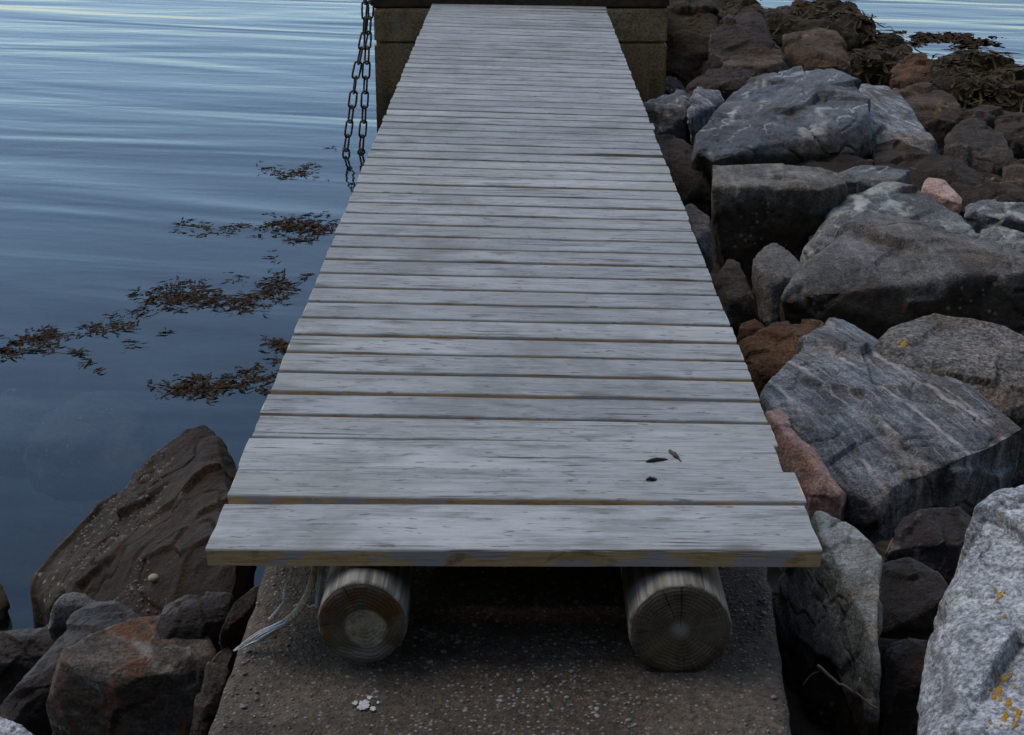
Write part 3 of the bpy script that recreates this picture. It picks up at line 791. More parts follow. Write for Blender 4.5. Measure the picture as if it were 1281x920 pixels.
    d += 0.0085 * fbm(p * 19, sd + 2, 3) * size * rough
    ck = fbm(p * 4.5, sd + 70, 2)
    d -= 0.016 * size * rough * np.exp(-(ck / 0.022) ** 2) * (fbm(p * 2 + 3, sd + 77, 2) > -0.05)
    c = c + nr * d[:, None]
    setco(m2, c)
    m2.polygons.foreach_set('use_smooth', [True] * len(m2.polygons))
    mats = mat if isinstance(mat, list) else [mat]
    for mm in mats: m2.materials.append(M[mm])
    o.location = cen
    o['tide_shade'] = float(tide_shade)
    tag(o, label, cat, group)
    return o
GB = 'boulders of the breakwater on the right'
GL = 'rocks at the waterside on the left'
ROCKS = [
 # near, right
 dict(name='boulder', label='big pale grey boulder with orange lichen at the bottom right corner', mat='pale', group=GB, D0=2.25, k=0.62, a=0.5, vox=3.6, deep=0.5, chipamt=0.03,
      low=[(1142, 935, 2.42), (1200, 1000, 2.2), (1420, 1000, 2.1)], edge=[(1162, 848, 2.55), (1184, 800, 2.62), (1178, 765, 2.7), (1182, 730, 2.78)], back=[(1202, 686, 2.85), (1234, 638, 2.95), (1285, 608, 3.0), (1420, 600, 3.0), (1400, 800, 2.5)]),
 dict(name='rock', label='tall rock with a pale narrow tapering top face beside the front corner of the gangway', tide_shade=-0.55, mat='palegreen', group=GB, vox=3.4, deep=0.10, chips=4, chipamt=0.02, rough=0.6,
      low=[(1000, 935, 3.32), (1094, 905, 2.94), (965, 760, 3.42)], edge=[(1028, 668, 3.26), (1055, 715, 3.15), (1074, 765, 3.05), (1090, 805, 2.98)], back=[(1018, 636, 3.36), (1050, 648, 3.34), (1086, 674, 3.25), (1098, 700, 3.18), (1103, 760, 3.04), (1101, 850, 2.92)]),
 dict(name='rock', label='dark wet rock in the gap behind the tall pale-topped rock', tide_shade=-0.66, mat='wet', group=GB, vox=4, D0=3.25,
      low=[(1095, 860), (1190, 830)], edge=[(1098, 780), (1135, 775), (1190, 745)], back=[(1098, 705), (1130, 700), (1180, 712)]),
 dict(name='rock', label='dark reddish brown rock directly under the front of the banded slab', tide_shade=-0.62, mat='wetpink', group=GB, vox=4, D0=3.55,
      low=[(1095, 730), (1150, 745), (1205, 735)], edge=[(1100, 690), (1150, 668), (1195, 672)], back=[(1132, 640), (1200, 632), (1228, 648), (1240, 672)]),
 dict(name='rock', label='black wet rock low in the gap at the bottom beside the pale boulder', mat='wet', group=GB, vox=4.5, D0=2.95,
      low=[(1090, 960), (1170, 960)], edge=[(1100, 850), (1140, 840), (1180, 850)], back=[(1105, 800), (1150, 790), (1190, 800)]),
 dict(name='boulder', label='large blue grey slab with white bands beside the gangway', tide_shade=-0.55, mat='gneiss', group=GB, k=0.62, vox=3.2, chips=8, chipamt=0.018, rough=0.75, smooth=2, deep=0.18,
      low=[(965, 535, 4.12), (1015, 618, 3.9), (1050, 636, 3.86), (1103, 652, 3.80), (1150, 660, 3.95), (1240, 640, 4.0)],
      edge=[(950, 493, 4.22), (999, 537, 4.02), (1030, 596, 3.86), (1062, 612, 3.82), (1101, 640, 3.77), (1124, 603, 3.82), (1179, 584, 3.86), (1246, 557, 3.95), (1281, 536, 4.02)],
      back=[(993, 471, 4.36), (1022, 428, 4.60), (1028, 402, 4.72), (1050, 402, 4.74), (1085, 426, 4.62), (1140, 436, 4.58), (1214, 514, 4.22)]),
 dict(name='rock', label='pink rock wedged between the banded slab and the edge of the gangway', mat='pink', group=GB, vox=3.2, chips=5, chipamt=0.03, rough=0.6,
      low=[(960, 555, 4.02), (1012, 628, 3.80), (1050, 640, 3.76)], edge=[(956, 512, 4.06), (985, 545, 3.96), (1012, 575, 3.87), (1030, 602, 3.80), (1052, 618, 3.76)], back=[(975, 512, 4.12), (1010, 545, 4.02), (1060, 620, 3.85)], deep=0.12),
 dict(name='rock', label='rust brown rock tucked behind the banded slab by the gangway edge', mat='rust', group=GB, vox=3.2, D0=4.62, k=0.5, deep=0.2,
      low=[(940, 500), (985, 485)], edge=[(922, 432), (950, 470), (990, 460)], back=[(935, 418), (968, 404), (1005, 398), (1030, 402), (1030, 425)]),
 dict(name='boulder', label='speckled brown grey boulder with an orange lichen spot behind the banded slab', mat='speck', group=GB, k=0.6, vox=3.4, D0=4.25, rough=0.7, chipamt=0.03,
      low=[(1180, 545), (1256, 540), (1340, 530)], edge=[(1120, 450), (1180, 480), (1252, 516), (1340, 490)], back=[(1086, 425), (1118, 408), (1144, 399), (1167, 388), (1205, 390), (1244, 404), (1285, 434), (1340, 450)]),
 # middle, right
 dict(name='boulder', label='huge angular grey boulder with a flat lit top and dark front', tide_shade=-0.29, mat='grey', group=GB, k=0.62, a=0.04, vox=3.4, D0=5.2, rough=0.65, chips=6, chipamt=0.02, smooth=2, deep=0.3,
      low=[(972, 400), (1040, 408), (1085, 422), (1150, 402), (1240, 406), (1330, 450)], edge=[(978, 372), (1012, 352), (1050, 336), (1120, 327), (1210, 318), (1330, 335)], back=[(1000, 338), (1023, 316), (1081, 259), (1132, 272), (1218, 290), (1300, 322)]),
 dict(name='boulder', label='pale-topped rock with white patches behind the huge angular boulder', mat='patchy', group=GB, vox=3.4, D0=6.1, k=0.5, rough=0.8,
      low=[(1000, 330), (1120, 340), (1240, 330)], edge=[(1000, 308), (1030, 275), (1081, 262), (1132, 276), (1222, 298)], back=[(1027, 252), (1062, 240), (1113, 226), (1152, 234), (1195, 264), (1220, 290)]),
 dict(name='stone', label='smooth grey pyramid-shaped stone in front of the huge angular boulder', tide_shade=-0.5, mat='grey', group=GB, vox=3.2, D0=5.25, chipamt=0.03, rough=0.6,
      low=[(950, 390), (968, 410), (990, 395)], edge=[(941, 328), (965, 350), (1004, 345)], back=[(968, 300), (945, 318), (1008, 333)]),
 dict(name='stone', label='upright pointed mossy stone at the edge of the gangway', tide_shade=-0.5, mat='lichen', group=GB, vox=3.2, D0=5.3, chipamt=0.03, rough=0.7,
      low=[(905, 410), (955, 408)], edge=[(893, 346), (915, 375), (940, 372)], back=[(913, 319), (925, 330), (938, 354)]),
 dict(name='stone', label='small dark brown stone between the pointed stone and the rust brown rock', mat='rust', group=GB, vox=3.2, D0=5.0,
      low=[(920, 430), (958, 425)], edge=[(922, 412), (945, 410)], back=[(928, 402), (942, 397), (958, 408)]),
 dict(name='boulder', label='square block with a flat grey top and lichen on its front face', tide_shade=-0.3, mat='block', group=GB, vox=3.2, D0=6.35, a=0.03, k=0.7, chips=5, chipamt=0.015, smooth=2, rough=0.6,
      low=[(892, 300), (905, 335), (945, 325), (985, 305), (1010, 295)], edge=[(890, 233), (935, 234), (976, 233), (1030, 238), (1062, 228)], back=[(893, 205), (960, 205), (1027, 207), (1052, 218)]),
 dict(name='rock', label='thin flat grey slab lying behind the square block', mat='vein', group=GB, vox=3.2, D0=6.95, k=0.7, rough=0.6,
      low=[(1042, 235), (1100, 245), (1130, 232)], edge=[(1038, 222), (1080, 230), (1113, 229)], back=[(1040, 215), (1066, 208), (1136, 208), (1140, 216)]),
 dict(name='boulder', label='big dark blue boulder with white veins across its rounded top', tide_shade=-0.3, mat='vein', group=GB, vox=3.0, k=0.5, D0=7.5, rough=0.7, chipamt=0.03, chips=12, smooth=2,
      low=[(868, 200), (897, 206), (960, 206), (1023, 200), (1070, 192), (1090, 165)], edge=[(864, 188), (890, 196), (950, 172), (1007, 146), (1050, 150), (1080, 150)], back=[(870, 162), (909, 120), (948, 93), (999, 85), (1050, 83), (1071, 99), (1090, 129), (1092, 155)]),
 dict(name='stone', label='mottled dark stone with a small white cap beside the far end of the gangway', mat='vein', group=GB, vox=3, D0=8.1,
      low=[(805, 160), (830, 172), (862, 165)], edge=[(802, 135), (830, 140), (862, 138)], back=[(806, 127), (825, 121), (848, 115), (866, 116)]),
 dict(name='stone', label='dark stone with a pink white streak against the big veined boulder', mat='gneiss', group=GB, vox=3, D0=8.05,
      low=[(862, 168), (885, 160)], edge=[(862, 140), (885, 135), (900, 128)], back=[(866, 116), (874, 105), (888, 108), (908, 120)]),
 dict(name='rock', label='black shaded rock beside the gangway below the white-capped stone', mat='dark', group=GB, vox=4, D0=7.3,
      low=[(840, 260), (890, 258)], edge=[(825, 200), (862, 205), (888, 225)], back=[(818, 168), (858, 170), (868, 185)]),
 dict(name='stone', label='slim pale-edged stone at the gangway edge left of the square block', mat='grey', group=GB, vox=3.2, D0=6.1, chipamt=0.03,
      low=[(868, 325), (892, 330)], edge=[(853, 265), (870, 300), (889, 285)], back=[(852, 257), (864, 255), (888, 269)]),
 # far, right
 dict(name='boulder', label='large dark grey boulder at the back behind the veined boulder', mat='dark', group=GB, vox=3, D0=9.2, k=0.4,
      low=[(885, 85), (930, 98), (985, 90)], edge=[(882, 60), (906, 74), (940, 62), (985, 74)], back=[(884, 38), (917, 15), (948, 15), (972, 42)]),
 dict(name='rock', label='tawny lichen-spotted rock leaning on the large dark boulder at the back', mat='tan', group=GB, vox=3, D0=9.0,
      low=[(905, 92), (950, 100), (985, 92)], edge=[(904, 78), (940, 82), (986, 80)], back=[(910, 66), (945, 56), (975, 62)]),
 dict(name='rock', label='low dark rock between the pier wall and the veined boulder', tide_shade=-0.25, mat='dark', group=GB, vox=3, D0=8.5,
      low=[(850, 125), (905, 130), (940, 118)], edge=[(860, 104), (905, 112), (940, 100)], back=[(886, 87), (925, 84), (946, 84)]),
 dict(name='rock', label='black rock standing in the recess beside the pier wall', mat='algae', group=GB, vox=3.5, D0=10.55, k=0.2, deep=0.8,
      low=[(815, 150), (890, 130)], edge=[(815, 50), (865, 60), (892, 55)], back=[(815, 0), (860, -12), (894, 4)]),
 dict(name='boulder', label='brown boulder with a tan right edge near the top of the breakwater', mat='tan', group=GB, vox=3, D0=9.8, k=0.4,
      low=[(985, 85), (1030, 98), (1065, 90)], edge=[(980, 55), (1020, 62), (1062, 82)], back=[(984, 42), (1023, 32), (1040, 36), (1069, 70)]),
 dict(name='boulder', label='weed-covered mound at the top of the breakwater against the water', mat='algae', group=GB, vox=3.2, D0=11.0, k=0.35, weed=900,
      low=[(965, 60), (1040, 62), (1092, 50)], edge=[(955, 25), (1010, 30), (1090, 36)], back=[(958, 6), (1000, 4), (1045, -2), (1066, 3), (1091, 20)]),
 dict(name='boulder', label='mossy green brown mound beside the pier at the top edge', mat='algae', group=GB, vox=3.2, D0=11.2, k=0.35, weed=600,
      low=[(850, 70), (905, 60), (965, 50)], edge=[(845, 25), (900, 28), (960, 22)], back=[(845, -10), (900, -12), (950, -2)]),
 dict(name='rock', label='dark weedy mound left of the orange stone by the water', mat='algae', group=GB, vox=3.2, D0=10.6, weed=500,
      low=[(1070, 105), (1120, 108), (1142, 95)], edge=[(1066, 75), (1110, 78), (1140, 75)], back=[(1070, 45), (1095, 41), (1115, 42), (1142, 60)]),
 dict(name='stone', label='orange brown stone among the dark weed by the water', mat='rust', group=GB, vox=2.8, D0=10.0,
      low=[(1112, 110), (1172, 112)], edge=[(1111, 98), (1135, 92), (1172, 100)], back=[(1116, 88), (1132, 71), (1157, 64), (1173, 84)]),
 dict(name='boulder', label='large weed-covered rock at the right edge against the water', mat='algae', group=GB, vox=3.2, D0=9.6, weed=1400, k=0.4,
      low=[(1172, 140), (1240, 148), (1330, 150)], edge=[(1170, 105), (1220, 100), (1330, 120)], back=[(1172, 80), (1207, 63), (1242, 62), (1262, 82), (1290, 108), (1330, 118)]),
 dict(name='rock', label='dark wedge with a white streaked right edge behind the veined boulder', mat='gneiss', group=GB, vox=3, D0=8.0,
      low=[(1090, 185), (1140, 192), (1176, 196)], edge=[(1085, 150), (1130, 162), (1172, 188)], back=[(1074, 100), (1113, 105), (1141, 140), (1168, 176)]),
 dict(name='boulder', label='tan brown boulder below the orange stone', mat='tan', group=GB, vox=3, D0=8.7,
      low=[(1130, 180), (1180, 196), (1203, 160)], edge=[(1130, 135), (1165, 142), (1195, 145)], back=[(1115, 108), (1150, 104), (1172, 107), (1202, 124), (1205, 142)]),
 dict(name='boulder', label='long dark sloping slab running to the right edge of the breakwater', mat='dark', group=GB, vox=3.2, D0=7.2, k=0.6,
      low=[(1095, 215), (1140, 250), (1215, 275), (1310, 290)], edge=[(1090, 200), (1135, 225), (1210, 250), (1310, 275)], back=[(1089, 175), (1114, 171), (1172, 194), (1240, 225), (1310, 255)]),
 dict(name='rock', label='grey brown rock standing above the long dark slab', mat='lichen', group=GB, vox=3, D0=7.9,
      low=[(1190, 225), (1245, 235), (1275, 220)], edge=[(1182, 180), (1212, 195), (1262, 198)], back=[(1183, 168), (1204, 146), (1232, 152), (1256, 168), (1271, 202)]),
 dict(name='rock', label='dark stone on the right edge below the weed-covered rock', mat='dark', group=GB, vox=3, D0=8.6,
      low=[(1240, 190), (1310, 200)], edge=[(1248, 165), (1310, 175)], back=[(1245, 150), (1270, 140), (1310, 148)]),
 dict(name='rock', label='brown stone on the right edge beside the long dark slab', mat='tan', group=GB, vox=3, D0=7.5,
      low=[(1250, 250), (1310, 255)], edge=[(1252, 220), (1310, 232)], back=[(1258, 205), (1285, 198), (1310, 206)]),
 dict(name='rock', label='dark boulder low between the tan boulder and the right edge', mat='dark', group=GB, vox=3.2, D0=8.9,
      low=[(1190, 170), (1270, 175)], edge=[(1195, 148), (1262, 152)], back=[(1200, 132), (1240, 128), (1275, 138)]),
 dict(name='stone', label='small pink stone on top of the pale-topped rock', mat='pink', group=GB, vox=2.8, D0=6.75, rough=0.6,
      low=[(1155, 245), (1200, 266)], edge=[(1150, 234), (1175, 242), (1203, 257)], back=[(1159, 222), (1184, 224), (1206, 246)]),
 dict(name='stone', label='flat pale cracked stone at the right edge above the huge angular boulder', mat='patchy', group=GB, vox=3, D0=6.5, k=0.7,
      low=[(1210, 285), (1260, 292), (1320, 300)], edge=[(1206, 264), (1250, 275), (1320, 282)], back=[(1209, 253), (1245, 251), (1320, 262)]),
 dict(name='stone', label='pale jagged stone at the right edge touching the huge angular boulder', mat='patchy', group=GB, vox=3, D0=6.0, k=0.6,
      low=[(1225, 320), (1320, 335)], edge=[(1222, 300), (1262, 305), (1320, 318)], back=[(1228, 288), (1256, 283), (1282, 290), (1320, 302)]),
 dict(name='rock', label='dark rock in the hollow behind the square block', mat='dark', group=GB, vox=3.6, D0=7.2,
      low=[(1000, 260), (1090, 262)], edge=[(990, 225), (1080, 226)], back=[(985, 196), (1040, 192), (1100, 196)]),
 # left, near
 dict(name='boulder', label='big dark brown barnacled boulder rising to a peak from the water', mat='barnacle', group=GL, vox=3.4, k=0.55, D0=3.2, deep=0.35, rough=0.8, chipamt=0.03, barn=1100,
      low=[(32, 770, 4.02), (110, 790, 3.55), (220, 790, 3.3), (300, 760, 3.2)], edge=[(36, 720, 4.10), (150, 700, 3.75), (256, 690, 3.42), (300, 700, 3.3)], back=[(82, 669, 4.22), (151, 614, 4.30), (196, 582, 4.34), (228, 547, 4.38), (249, 534, 4.38), (269, 540, 4.32), (280, 566, 4.2), (300, 594, 4.05), (320, 640, 3.85)]),
 dict(name='boulder', label='grey-topped rock with rust red sides at the bottom left', tide_shade=-0.66, mat='redgrey', group=GL, vox=3.2, k=0.6, a=0.1, D0=2.95, chipamt=0.025, rough=0.5, deep=0.2,
      low=[(56, 884), (75, 910), (160, 940), (258, 930)], edge=[(66, 832), (100, 835), (160, 857), (228, 839), (268, 817)], back=[(76, 812), (105, 796), (150, 780), (196, 766), (250, 766), (265, 792)]),
 dict(name='rock', label='flat dark grey stone at the left edge beside the water', mat='wet', group=GL, vox=3.5, D0=3.35, k=0.7,
      low=[(-40, 850), (46, 842), (92, 805)], edge=[(-40, 826), (46, 826), (86, 800)], back=[(-40, 795), (20, 788), (64, 782), (90, 785)]),
 dict(name='rock', label='long dark wedge sloping down behind the rust-sided rock', mat='wet', group=GL, vox=3.5, D0=3.1, k=0.7,
      low=[(-20, 915), (60, 905), (120, 850)], edge=[(0, 888), (60, 850), (105, 800)], back=[(60, 812), (108, 756), (150, 750), (205, 766)]),
 dict(name='stone', label='small grey stone lying at the foot of the barnacled boulder', mat='grey', group=GL, vox=3, D0=3.35, k=0.8, rough=0.6,
      low=[(58, 785), (124, 782)], edge=[(64, 756), (126, 751)], back=[(78, 742), (92, 735), (112, 740)]),
 dict(name='rock', label='light blue grey rock poking into the bottom left corner', mat='pale', group=GL, vox=3.4, D0=2.75, k=0.6,
      low=[(-40, 990), (40, 990)], edge=[(-40, 935), (20, 932), (52, 950)], back=[(-40, 895), (2, 896), (28, 906), (46, 925)]),
 dict(name='rock', label='small dark rock standing in the water at the left edge', mat='barnacle', group=GL, vox=4, D0=4.0,
      low=[(-40, 790), (14, 782)], edge=[(-40, 755), (12, 760)], back=[(-40, 722), (-5, 724), (8, 740)]),
 dict(name='stone', label='slim grey stone leaning against the left side of the concrete footing', mat='dark', group=GL, vox=3.2, D0=2.85, k=0.5, rough=0.5,
      low=[(272, 805), (300, 790)], edge=[(274, 790), (292, 756), (312, 762)], back=[(296, 748), (328, 728), (330, 740)]),
 dict(name='rock', label='dark stone between the barnacled boulder and the rust-sided rock', mat='wet', group=GL, vox=3.6, D0=3.05,
      low=[(195, 800), (280, 805)], edge=[(195, 772), (240, 764), (285, 770)], back=[(205, 752), (240, 742), (290, 742)]),
 dict(name='rock', label='dark rock in the corner between the rust-sided rock and the concrete footing', mat='dark', group=GL, vox=3.6, D0=2.72,
      low=[(225, 960), (275, 950)], edge=[(262, 850), (280, 850)], back=[(262, 820), (284, 800), (292, 812)]),
]
def frond(V, Fc, o, L, w_, dirx, diry, up, rs_):
    """one flat forked blade of wrack; 3-segment strip"""
    ang = math.atan2(diry, dirx)
    p = np.array(o, float); base = len(V)
    n = 3
    for i in range(n + 1):
        t_ = i / n
        a_ = ang + rs_.uniform(-0.5, 0.5)
        ww = w_ * (0.35 + 1.0 * math.sin(math.pi * min(0.95, t_ * 0.85 + 0.12)))
        sx, sy = -math.sin(a_) * ww / 2, math.cos(a_) * ww / 2
        tw = rs_.uniform(-0.4, 0.4) * ww
        V.append((p[0] + sx, p[1] + sy, p[2] + tw)); V.append((p[0] - sx, p[1] - sy, p[2] - tw))
        p = p + np.array([math.cos(a_), math.sin(a_), up * (1 - 1.4 * t_)]) * (L / n)
    for i in range(n):
        b = base + 2 * i
        Fc.append((b, b + 1, b + 3, b + 2))
def drape_weed(o, n, seed):
    me = o.data
    c = coords(me); nr = normals(me); rs_ = np.random.RandomState(seed)
    ok = np.where((nr[:, 2] > -0.15) & (fbm(c * 3.5, seed, 3) > -0.22))[0]
    V = []; Fc = []
    for i in rs_.choice(ok, n):
        p = c[i] + nr[i] * rs_.uniform(0.0, 0.018)
        dv = rs_.normal(0, 1, 3) + np.array([0, -0.5, -0.8]); dv -= nr[i] * (dv @ nr[i]); dv /= np.linalg.norm(dv)
        frond(V, Fc, p, rs_.uniform(0.06, 0.16), rs_.uniform(0.007, 0.015), dv[0], dv[1], dv[2] * 1.2 - 0.1, rs_)
    wd = link('seaweed', mesh('seaweed', V, Fc), M['weed_far'], o)
    wd['kind'] = 'stuff'
def add_barnacles(o, n, seed):
    c = coords(o.data); nr = normals(o.data); rs_ = np.random.RandomState(seed)
    wz = c[:, 2] + o.location.z; wy = c[:, 1] + o.location.y
    ok = np.where((nr[:, 2] > 0.0) & (nr[:, 1] < 0.55) & (fbm(c * 3.0, seed + 2, 3) > -0.1) & (wz < -0.53))[0]
    V = []; Fc = []
    for i in rs_.choice(ok, n):
        r = 0.0028 + 0.0042 * rs_.rand() ** 2.5
        nrm = Vector(nr[i]); qn = nrm.to_track_quat('Z', 'Y')
        b = len(V)
        for (rad, h) in ((1.0, 0.0), (0.5, 0.75)):
            for j in range(5):
                an = j * 1.2566 + rs_.uniform(-0.2, 0.2)
                V.append(tuple(Vector(c[i]) + qn @ Vector((math.cos(an) * r * rad, math.sin(an) * r * rad, h * r))))
        for j in range(5):
            j2 = (j + 1) % 5
            Fc.append((b + j, b + j2, b + 5 + j2, b + 5 + j))
        Fc.append(tuple(b + 5 + j for j in range(5)))
    bo = link('barnacles', mesh('barnacles', V, Fc, False), M['barn'], o)
    bo['kind'] = 'stuff'
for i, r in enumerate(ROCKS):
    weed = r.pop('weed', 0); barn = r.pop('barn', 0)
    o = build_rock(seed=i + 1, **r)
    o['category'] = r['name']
    if weed: drape_weed(o, int(weed * 0.8), i)
    if barn: add_barnacles(o, barn, i)

# orange lichen crusts on two of the boulders
M['lichen_crust'] = simple('orange_lichen', (0.22, 0.115, 0.018), (0.40, 0.22, 0.04), 170, 0.95, 0.9, 0.05)
def lichen(o, spots, seed):
    rs_ = np.random.RandomState(seed)
    dg = bpy.context.evaluated_depsgraph_get()
    for (px, py, r) in spots:
        V = []; Fc = []
        rad = [r * (0.35 + 0.95 * rs_.rand()) for _ in range(14)]
        ok = True
        for f_ in (0.0, 0.4, 0.75, 1.0):
            for j in range(14 if f_ else 1):
                an = j / 14 * 6.2832
                d = ray(px + math.cos(an) * rad[j] * f_, py + math.sin(an) * rad[j] * f_ * 1.1).normalized()
                hit, loc, nrm, _ = o.ray_cast(Vector((0, 0, HC)) - o.location, d, depsgraph=dg)
                if not hit: ok = False; break
                V.append(tuple(loc + nrm * (0.0016 if f_ < 1 else -0.001)))
            if not ok: break
        if not ok: continue
        for j in range(14):
            j2 = (j + 1) % 14
            Fc.append((0, 1 + j, 1 + j2))
            for q_ in (0, 1):
                b = 1 + 14 * q_
                Fc.append((b + j, b + 14 + j, b + 14 + j2, b + j2))
        link('lichen', mesh('lichen', V, Fc), M['lichen_crust'], o)
for o in [x for x in COL.objects if x.get('label', '').startswith('big pale grey boulder')]:
    lichen(o, [(1250, 745, 6), (1256, 772, 3), (1255, 848, 5), (1249, 864, 8), (1243, 872, 4), (1263, 845, 4), (1262, 880, 5), (1258, 897, 6), (1274, 893, 7), (1270, 908, 5), (1247, 856, 2.5), (1240, 863, 2.5), (1251, 876, 3), (1266, 888, 3), (1268, 901, 3), (1262, 835, 2), (1245, 738, 2.5), (1256, 742, 2), (1235, 800, 2), (1270, 860, 2.5), (1240, 905, 2.5), (1252, 908, 2)], 3)
for o in [x for x in COL.objects if x.get('label', '').startswith('speckled brown grey')]:
    lichen(o, [(1131, 430, 5), (1124, 428, 3)], 5)

# stones filling the gaps of the breakwater
rs = np.random.RandomState(11)
fill = []
for k_ in range(4):
    me = bpy.data.meshes.new('stone'); bm = bmesh.new()
    for _ in range(16):
        v = Vector(rs.normal(0, 1, 3)).normalized(); bm.verts.new(Vector((v.x * 0.17, v.y * 0.15, v.z * 0.11)) * rs.uniform(0.8, 1.1))
    bmesh.ops.convex_hull(bm, input=bm.verts[:])
    bmesh.ops.delete(bm, geom=[v for v in bm.verts if not v.link_faces], context='VERTS')
    bmesh.ops.bevel(bm, geom=bm.edges[:], offset=0.012, segments=2, affect='EDGES')
    bm.to_mesh(me); bm.free(); me.materials.append(M['dark'] if k_ % 2 else M['wet']); fill.append(me)
for n in range(46):
    y = rs.uniform(2.6, 11.0); x = rs.uniform(0.62, 0.75 + 0.22 * y)
    o = bpy.data.objects.new('stone', fill[n % 4]); COL.objects.link(o)
    s_ = rs.uniform(0.7, 1.35) * (0.7 + 0.05 * y)
    o.scale = (s_, s_, s_); o.rotation_euler = tuple(rs.uniform(0, 6.28, 3))
    o.location = (x, y, -0.66)
    tag(o, 'dark stone lying in the gaps low between the boulders of the breakwater', 'stone', 'small stones filling the breakwater gaps')

# ------------------------------------------------------------------ seaweed floating on the water
def weed_patch(label, blobs, seed, L=(0.020, 0.070), w_=(0.003, 0.0085)):
    rs_ = np.random.RandomState(seed)
    pts = []
    for (px, py, rx, ry, n) in blobs:
        for _ in range(int(n * 0.62) + 1):
            while True:
                u, v = rs_.normal(0, 0.58, 2)
                if u * u + v * v < 2.6: break
            pts.append(at_z(px + u * rx, py + v * ry, WATER))
    c = sum(pts, Vector()) / len(pts)
    V = []; Fc = []
    for p in pts:
        q_ = p - c
        for _ in range(rs_.randint(2, 5)):
            an = rs_.uniform(0, 6.28)
            frond(V, Fc, (q_.x, q_.y, rs_.uniform(-0.004, 0.006)), rs_.uniform(*L), rs_.uniform(*w_), math.cos(an), math.sin(an), rs_.uniform(-0.12, 0.16), rs_)
    o = link('seaweed', mesh('seaweed', V, Fc), M['weed'], None, c)
    tag(o, label, 'seaweed', 'brown seaweed floating on the water')
    return o
weed_patch('thin broken row of floating brown seaweed, farthest from the camera', [(322, 208, 5, 4, 4), (334, 214, 16, 6, 22), (358, 218, 16, 5, 24), (380, 215, 17, 8, 48), (388, 208, 8, 5, 14), (346, 217, 16, 5, 20), (369, 217, 14, 5, 20)], 1)
weed_patch('dense oval brown seaweed clump touching the far left gangway edge', [(375, 284, 42, 13, 260), (350, 280, 22, 8, 50), (405, 290, 20, 8, 60), (380, 300, 20, 5, 20), (390, 288, 30, 10, 40)], 2)
weed_patch('sparse loose seaweed scraps left of the dense oval clump', [(238, 285, 20, 9, 34), (250, 290, 14, 6, 16), (285, 287, 14, 7, 18), (302, 283, 6, 4, 8), (222, 290, 6, 4, 4), (270, 290, 14, 5, 8)], 3)['kind'] = 'stuff'
weed_patch('largest brown seaweed mat with a raised branching right end', [(222, 370, 36, 16, 260), (260, 376, 22, 10, 70), (300, 380, 30, 11, 140), (340, 366, 20, 16, 90), (345, 348, 14, 12, 40), (365, 360, 16, 8, 30), (342, 322, 4, 9, 8), (383, 346, 4, 5, 5), (180, 374, 14, 7, 20), (300, 352, 18, 8, 10)], 4)
weed_patch('diagonal brown seaweed streak at the left edge of the water', [(10, 440, 24, 8, 60), (38, 428, 28, 10, 90), (62, 418, 16, 8, 50), (60, 438, 16, 5, 12), (90, 423, 8, 3, 4)], 5)
weed_patch('wispy seaweed strands between the left edge streak and the large mat', [(108, 412, 10, 10, 16), (125, 412, 18, 6, 26), (150, 410, 16, 6, 22), (140, 400, 10, 10, 10), (172, 396, 14, 8, 18), (98, 443, 6, 8, 12), (112, 456, 12, 6, 8), (120, 466, 6, 4, 4), (160, 430, 10, 10, 6), (180, 388, 8, 8, 10), (207, 417, 8, 4, 6)], 6)['kind'] = 'stuff'
weed_patch('brown seaweed clump nearest the dark barnacled boulder', [(250, 485, 34, 13, 150), (228, 488, 22, 8, 40), (285, 480, 26, 8, 40), (320, 476, 22, 14, 50), (310, 468, 20, 6, 16), (190, 485, 6, 10, 8), (335, 488, 10, 8, 14)], 7)
weed_patch('small dark seaweed tuft touching the left gangway edge', [(348, 432, 14, 8, 46), (358, 436, 10, 6, 18)], 8)
weed_patch('tiny seaweed tuft just in front of the small dark tuft at the gangway edge', [(346, 455, 6, 5, 12)], 12)
weed_patch('tiny seaweed scrap floating beside the hanging chains', [(417, 186, 6, 3, 9), (429, 187, 4, 3, 4), (408, 224, 2, 2, 1)], 9)
weed_patch('dark floating weed on the water behind the weed-covered rock', [(1165, 46, 30, 5, 60), (1200, 50, 34, 6, 80), (1215, 56, 20, 6, 40), (1150, 55, 12, 5, 16)], 10, (0.06, 0.15), (0.02, 0.04))['kind'] = 'stuff'

# ------------------------------------------------------------------ rope, stake, twig and small finds
def tube(V, Fc, pts, rad, m_=8):
    b0 = len(V)
    for i, p in enumerate(pts):
        d = (pts[min(i + 1, len(pts) - 1)] - pts[max(i - 1, 0)]).normalized()
        u = d.cross(Vector((0.3, 0.2, 1))).normalized(); v = d.cross(u)
        r = rad[i] if isinstance(rad, (list, tuple)) else rad
        for j in range(m_):
            an = 2 * math.pi * j / m_
            V.append(tuple(p + u * math.cos(an) * r + v * math.sin(an) * r))
    for i in range(len(pts) - 1):
        for j in range(m_):
            j2 = (j + 1) % m_
            Fc.append((b0 + i * m_ + j, b0 + i * m_ + j2, b0 + (i + 1) * m_ + j2, b0 + (i + 1) * m_ + j))
    Fc.append(tuple(b0 + j for j in reversed(range(m_)))); Fc.append(tuple(b0 + (len(pts) - 1) * m_ + j for j in range(m_)))
def spline(P, n):
    out_ = []
    P = [P[0] * 2 - P[1]] + P + [P[-1] * 2 - P[-2]]
    for i in range(1, len(P) - 2):
        for k in range(n):
            t_ = k / n
            a, b, c, d = P[i - 1], P[i], P[i + 1], P[i + 2]
            out_.append(0.5 * ((2 * b) + (c - a) * t_ + (2 * a - 5 * b + 4 * c - d) * t_ ** 2 + (3 * b - a - 3 * c + d) * t_ ** 3))
    out_.append(P[-2]); return out_
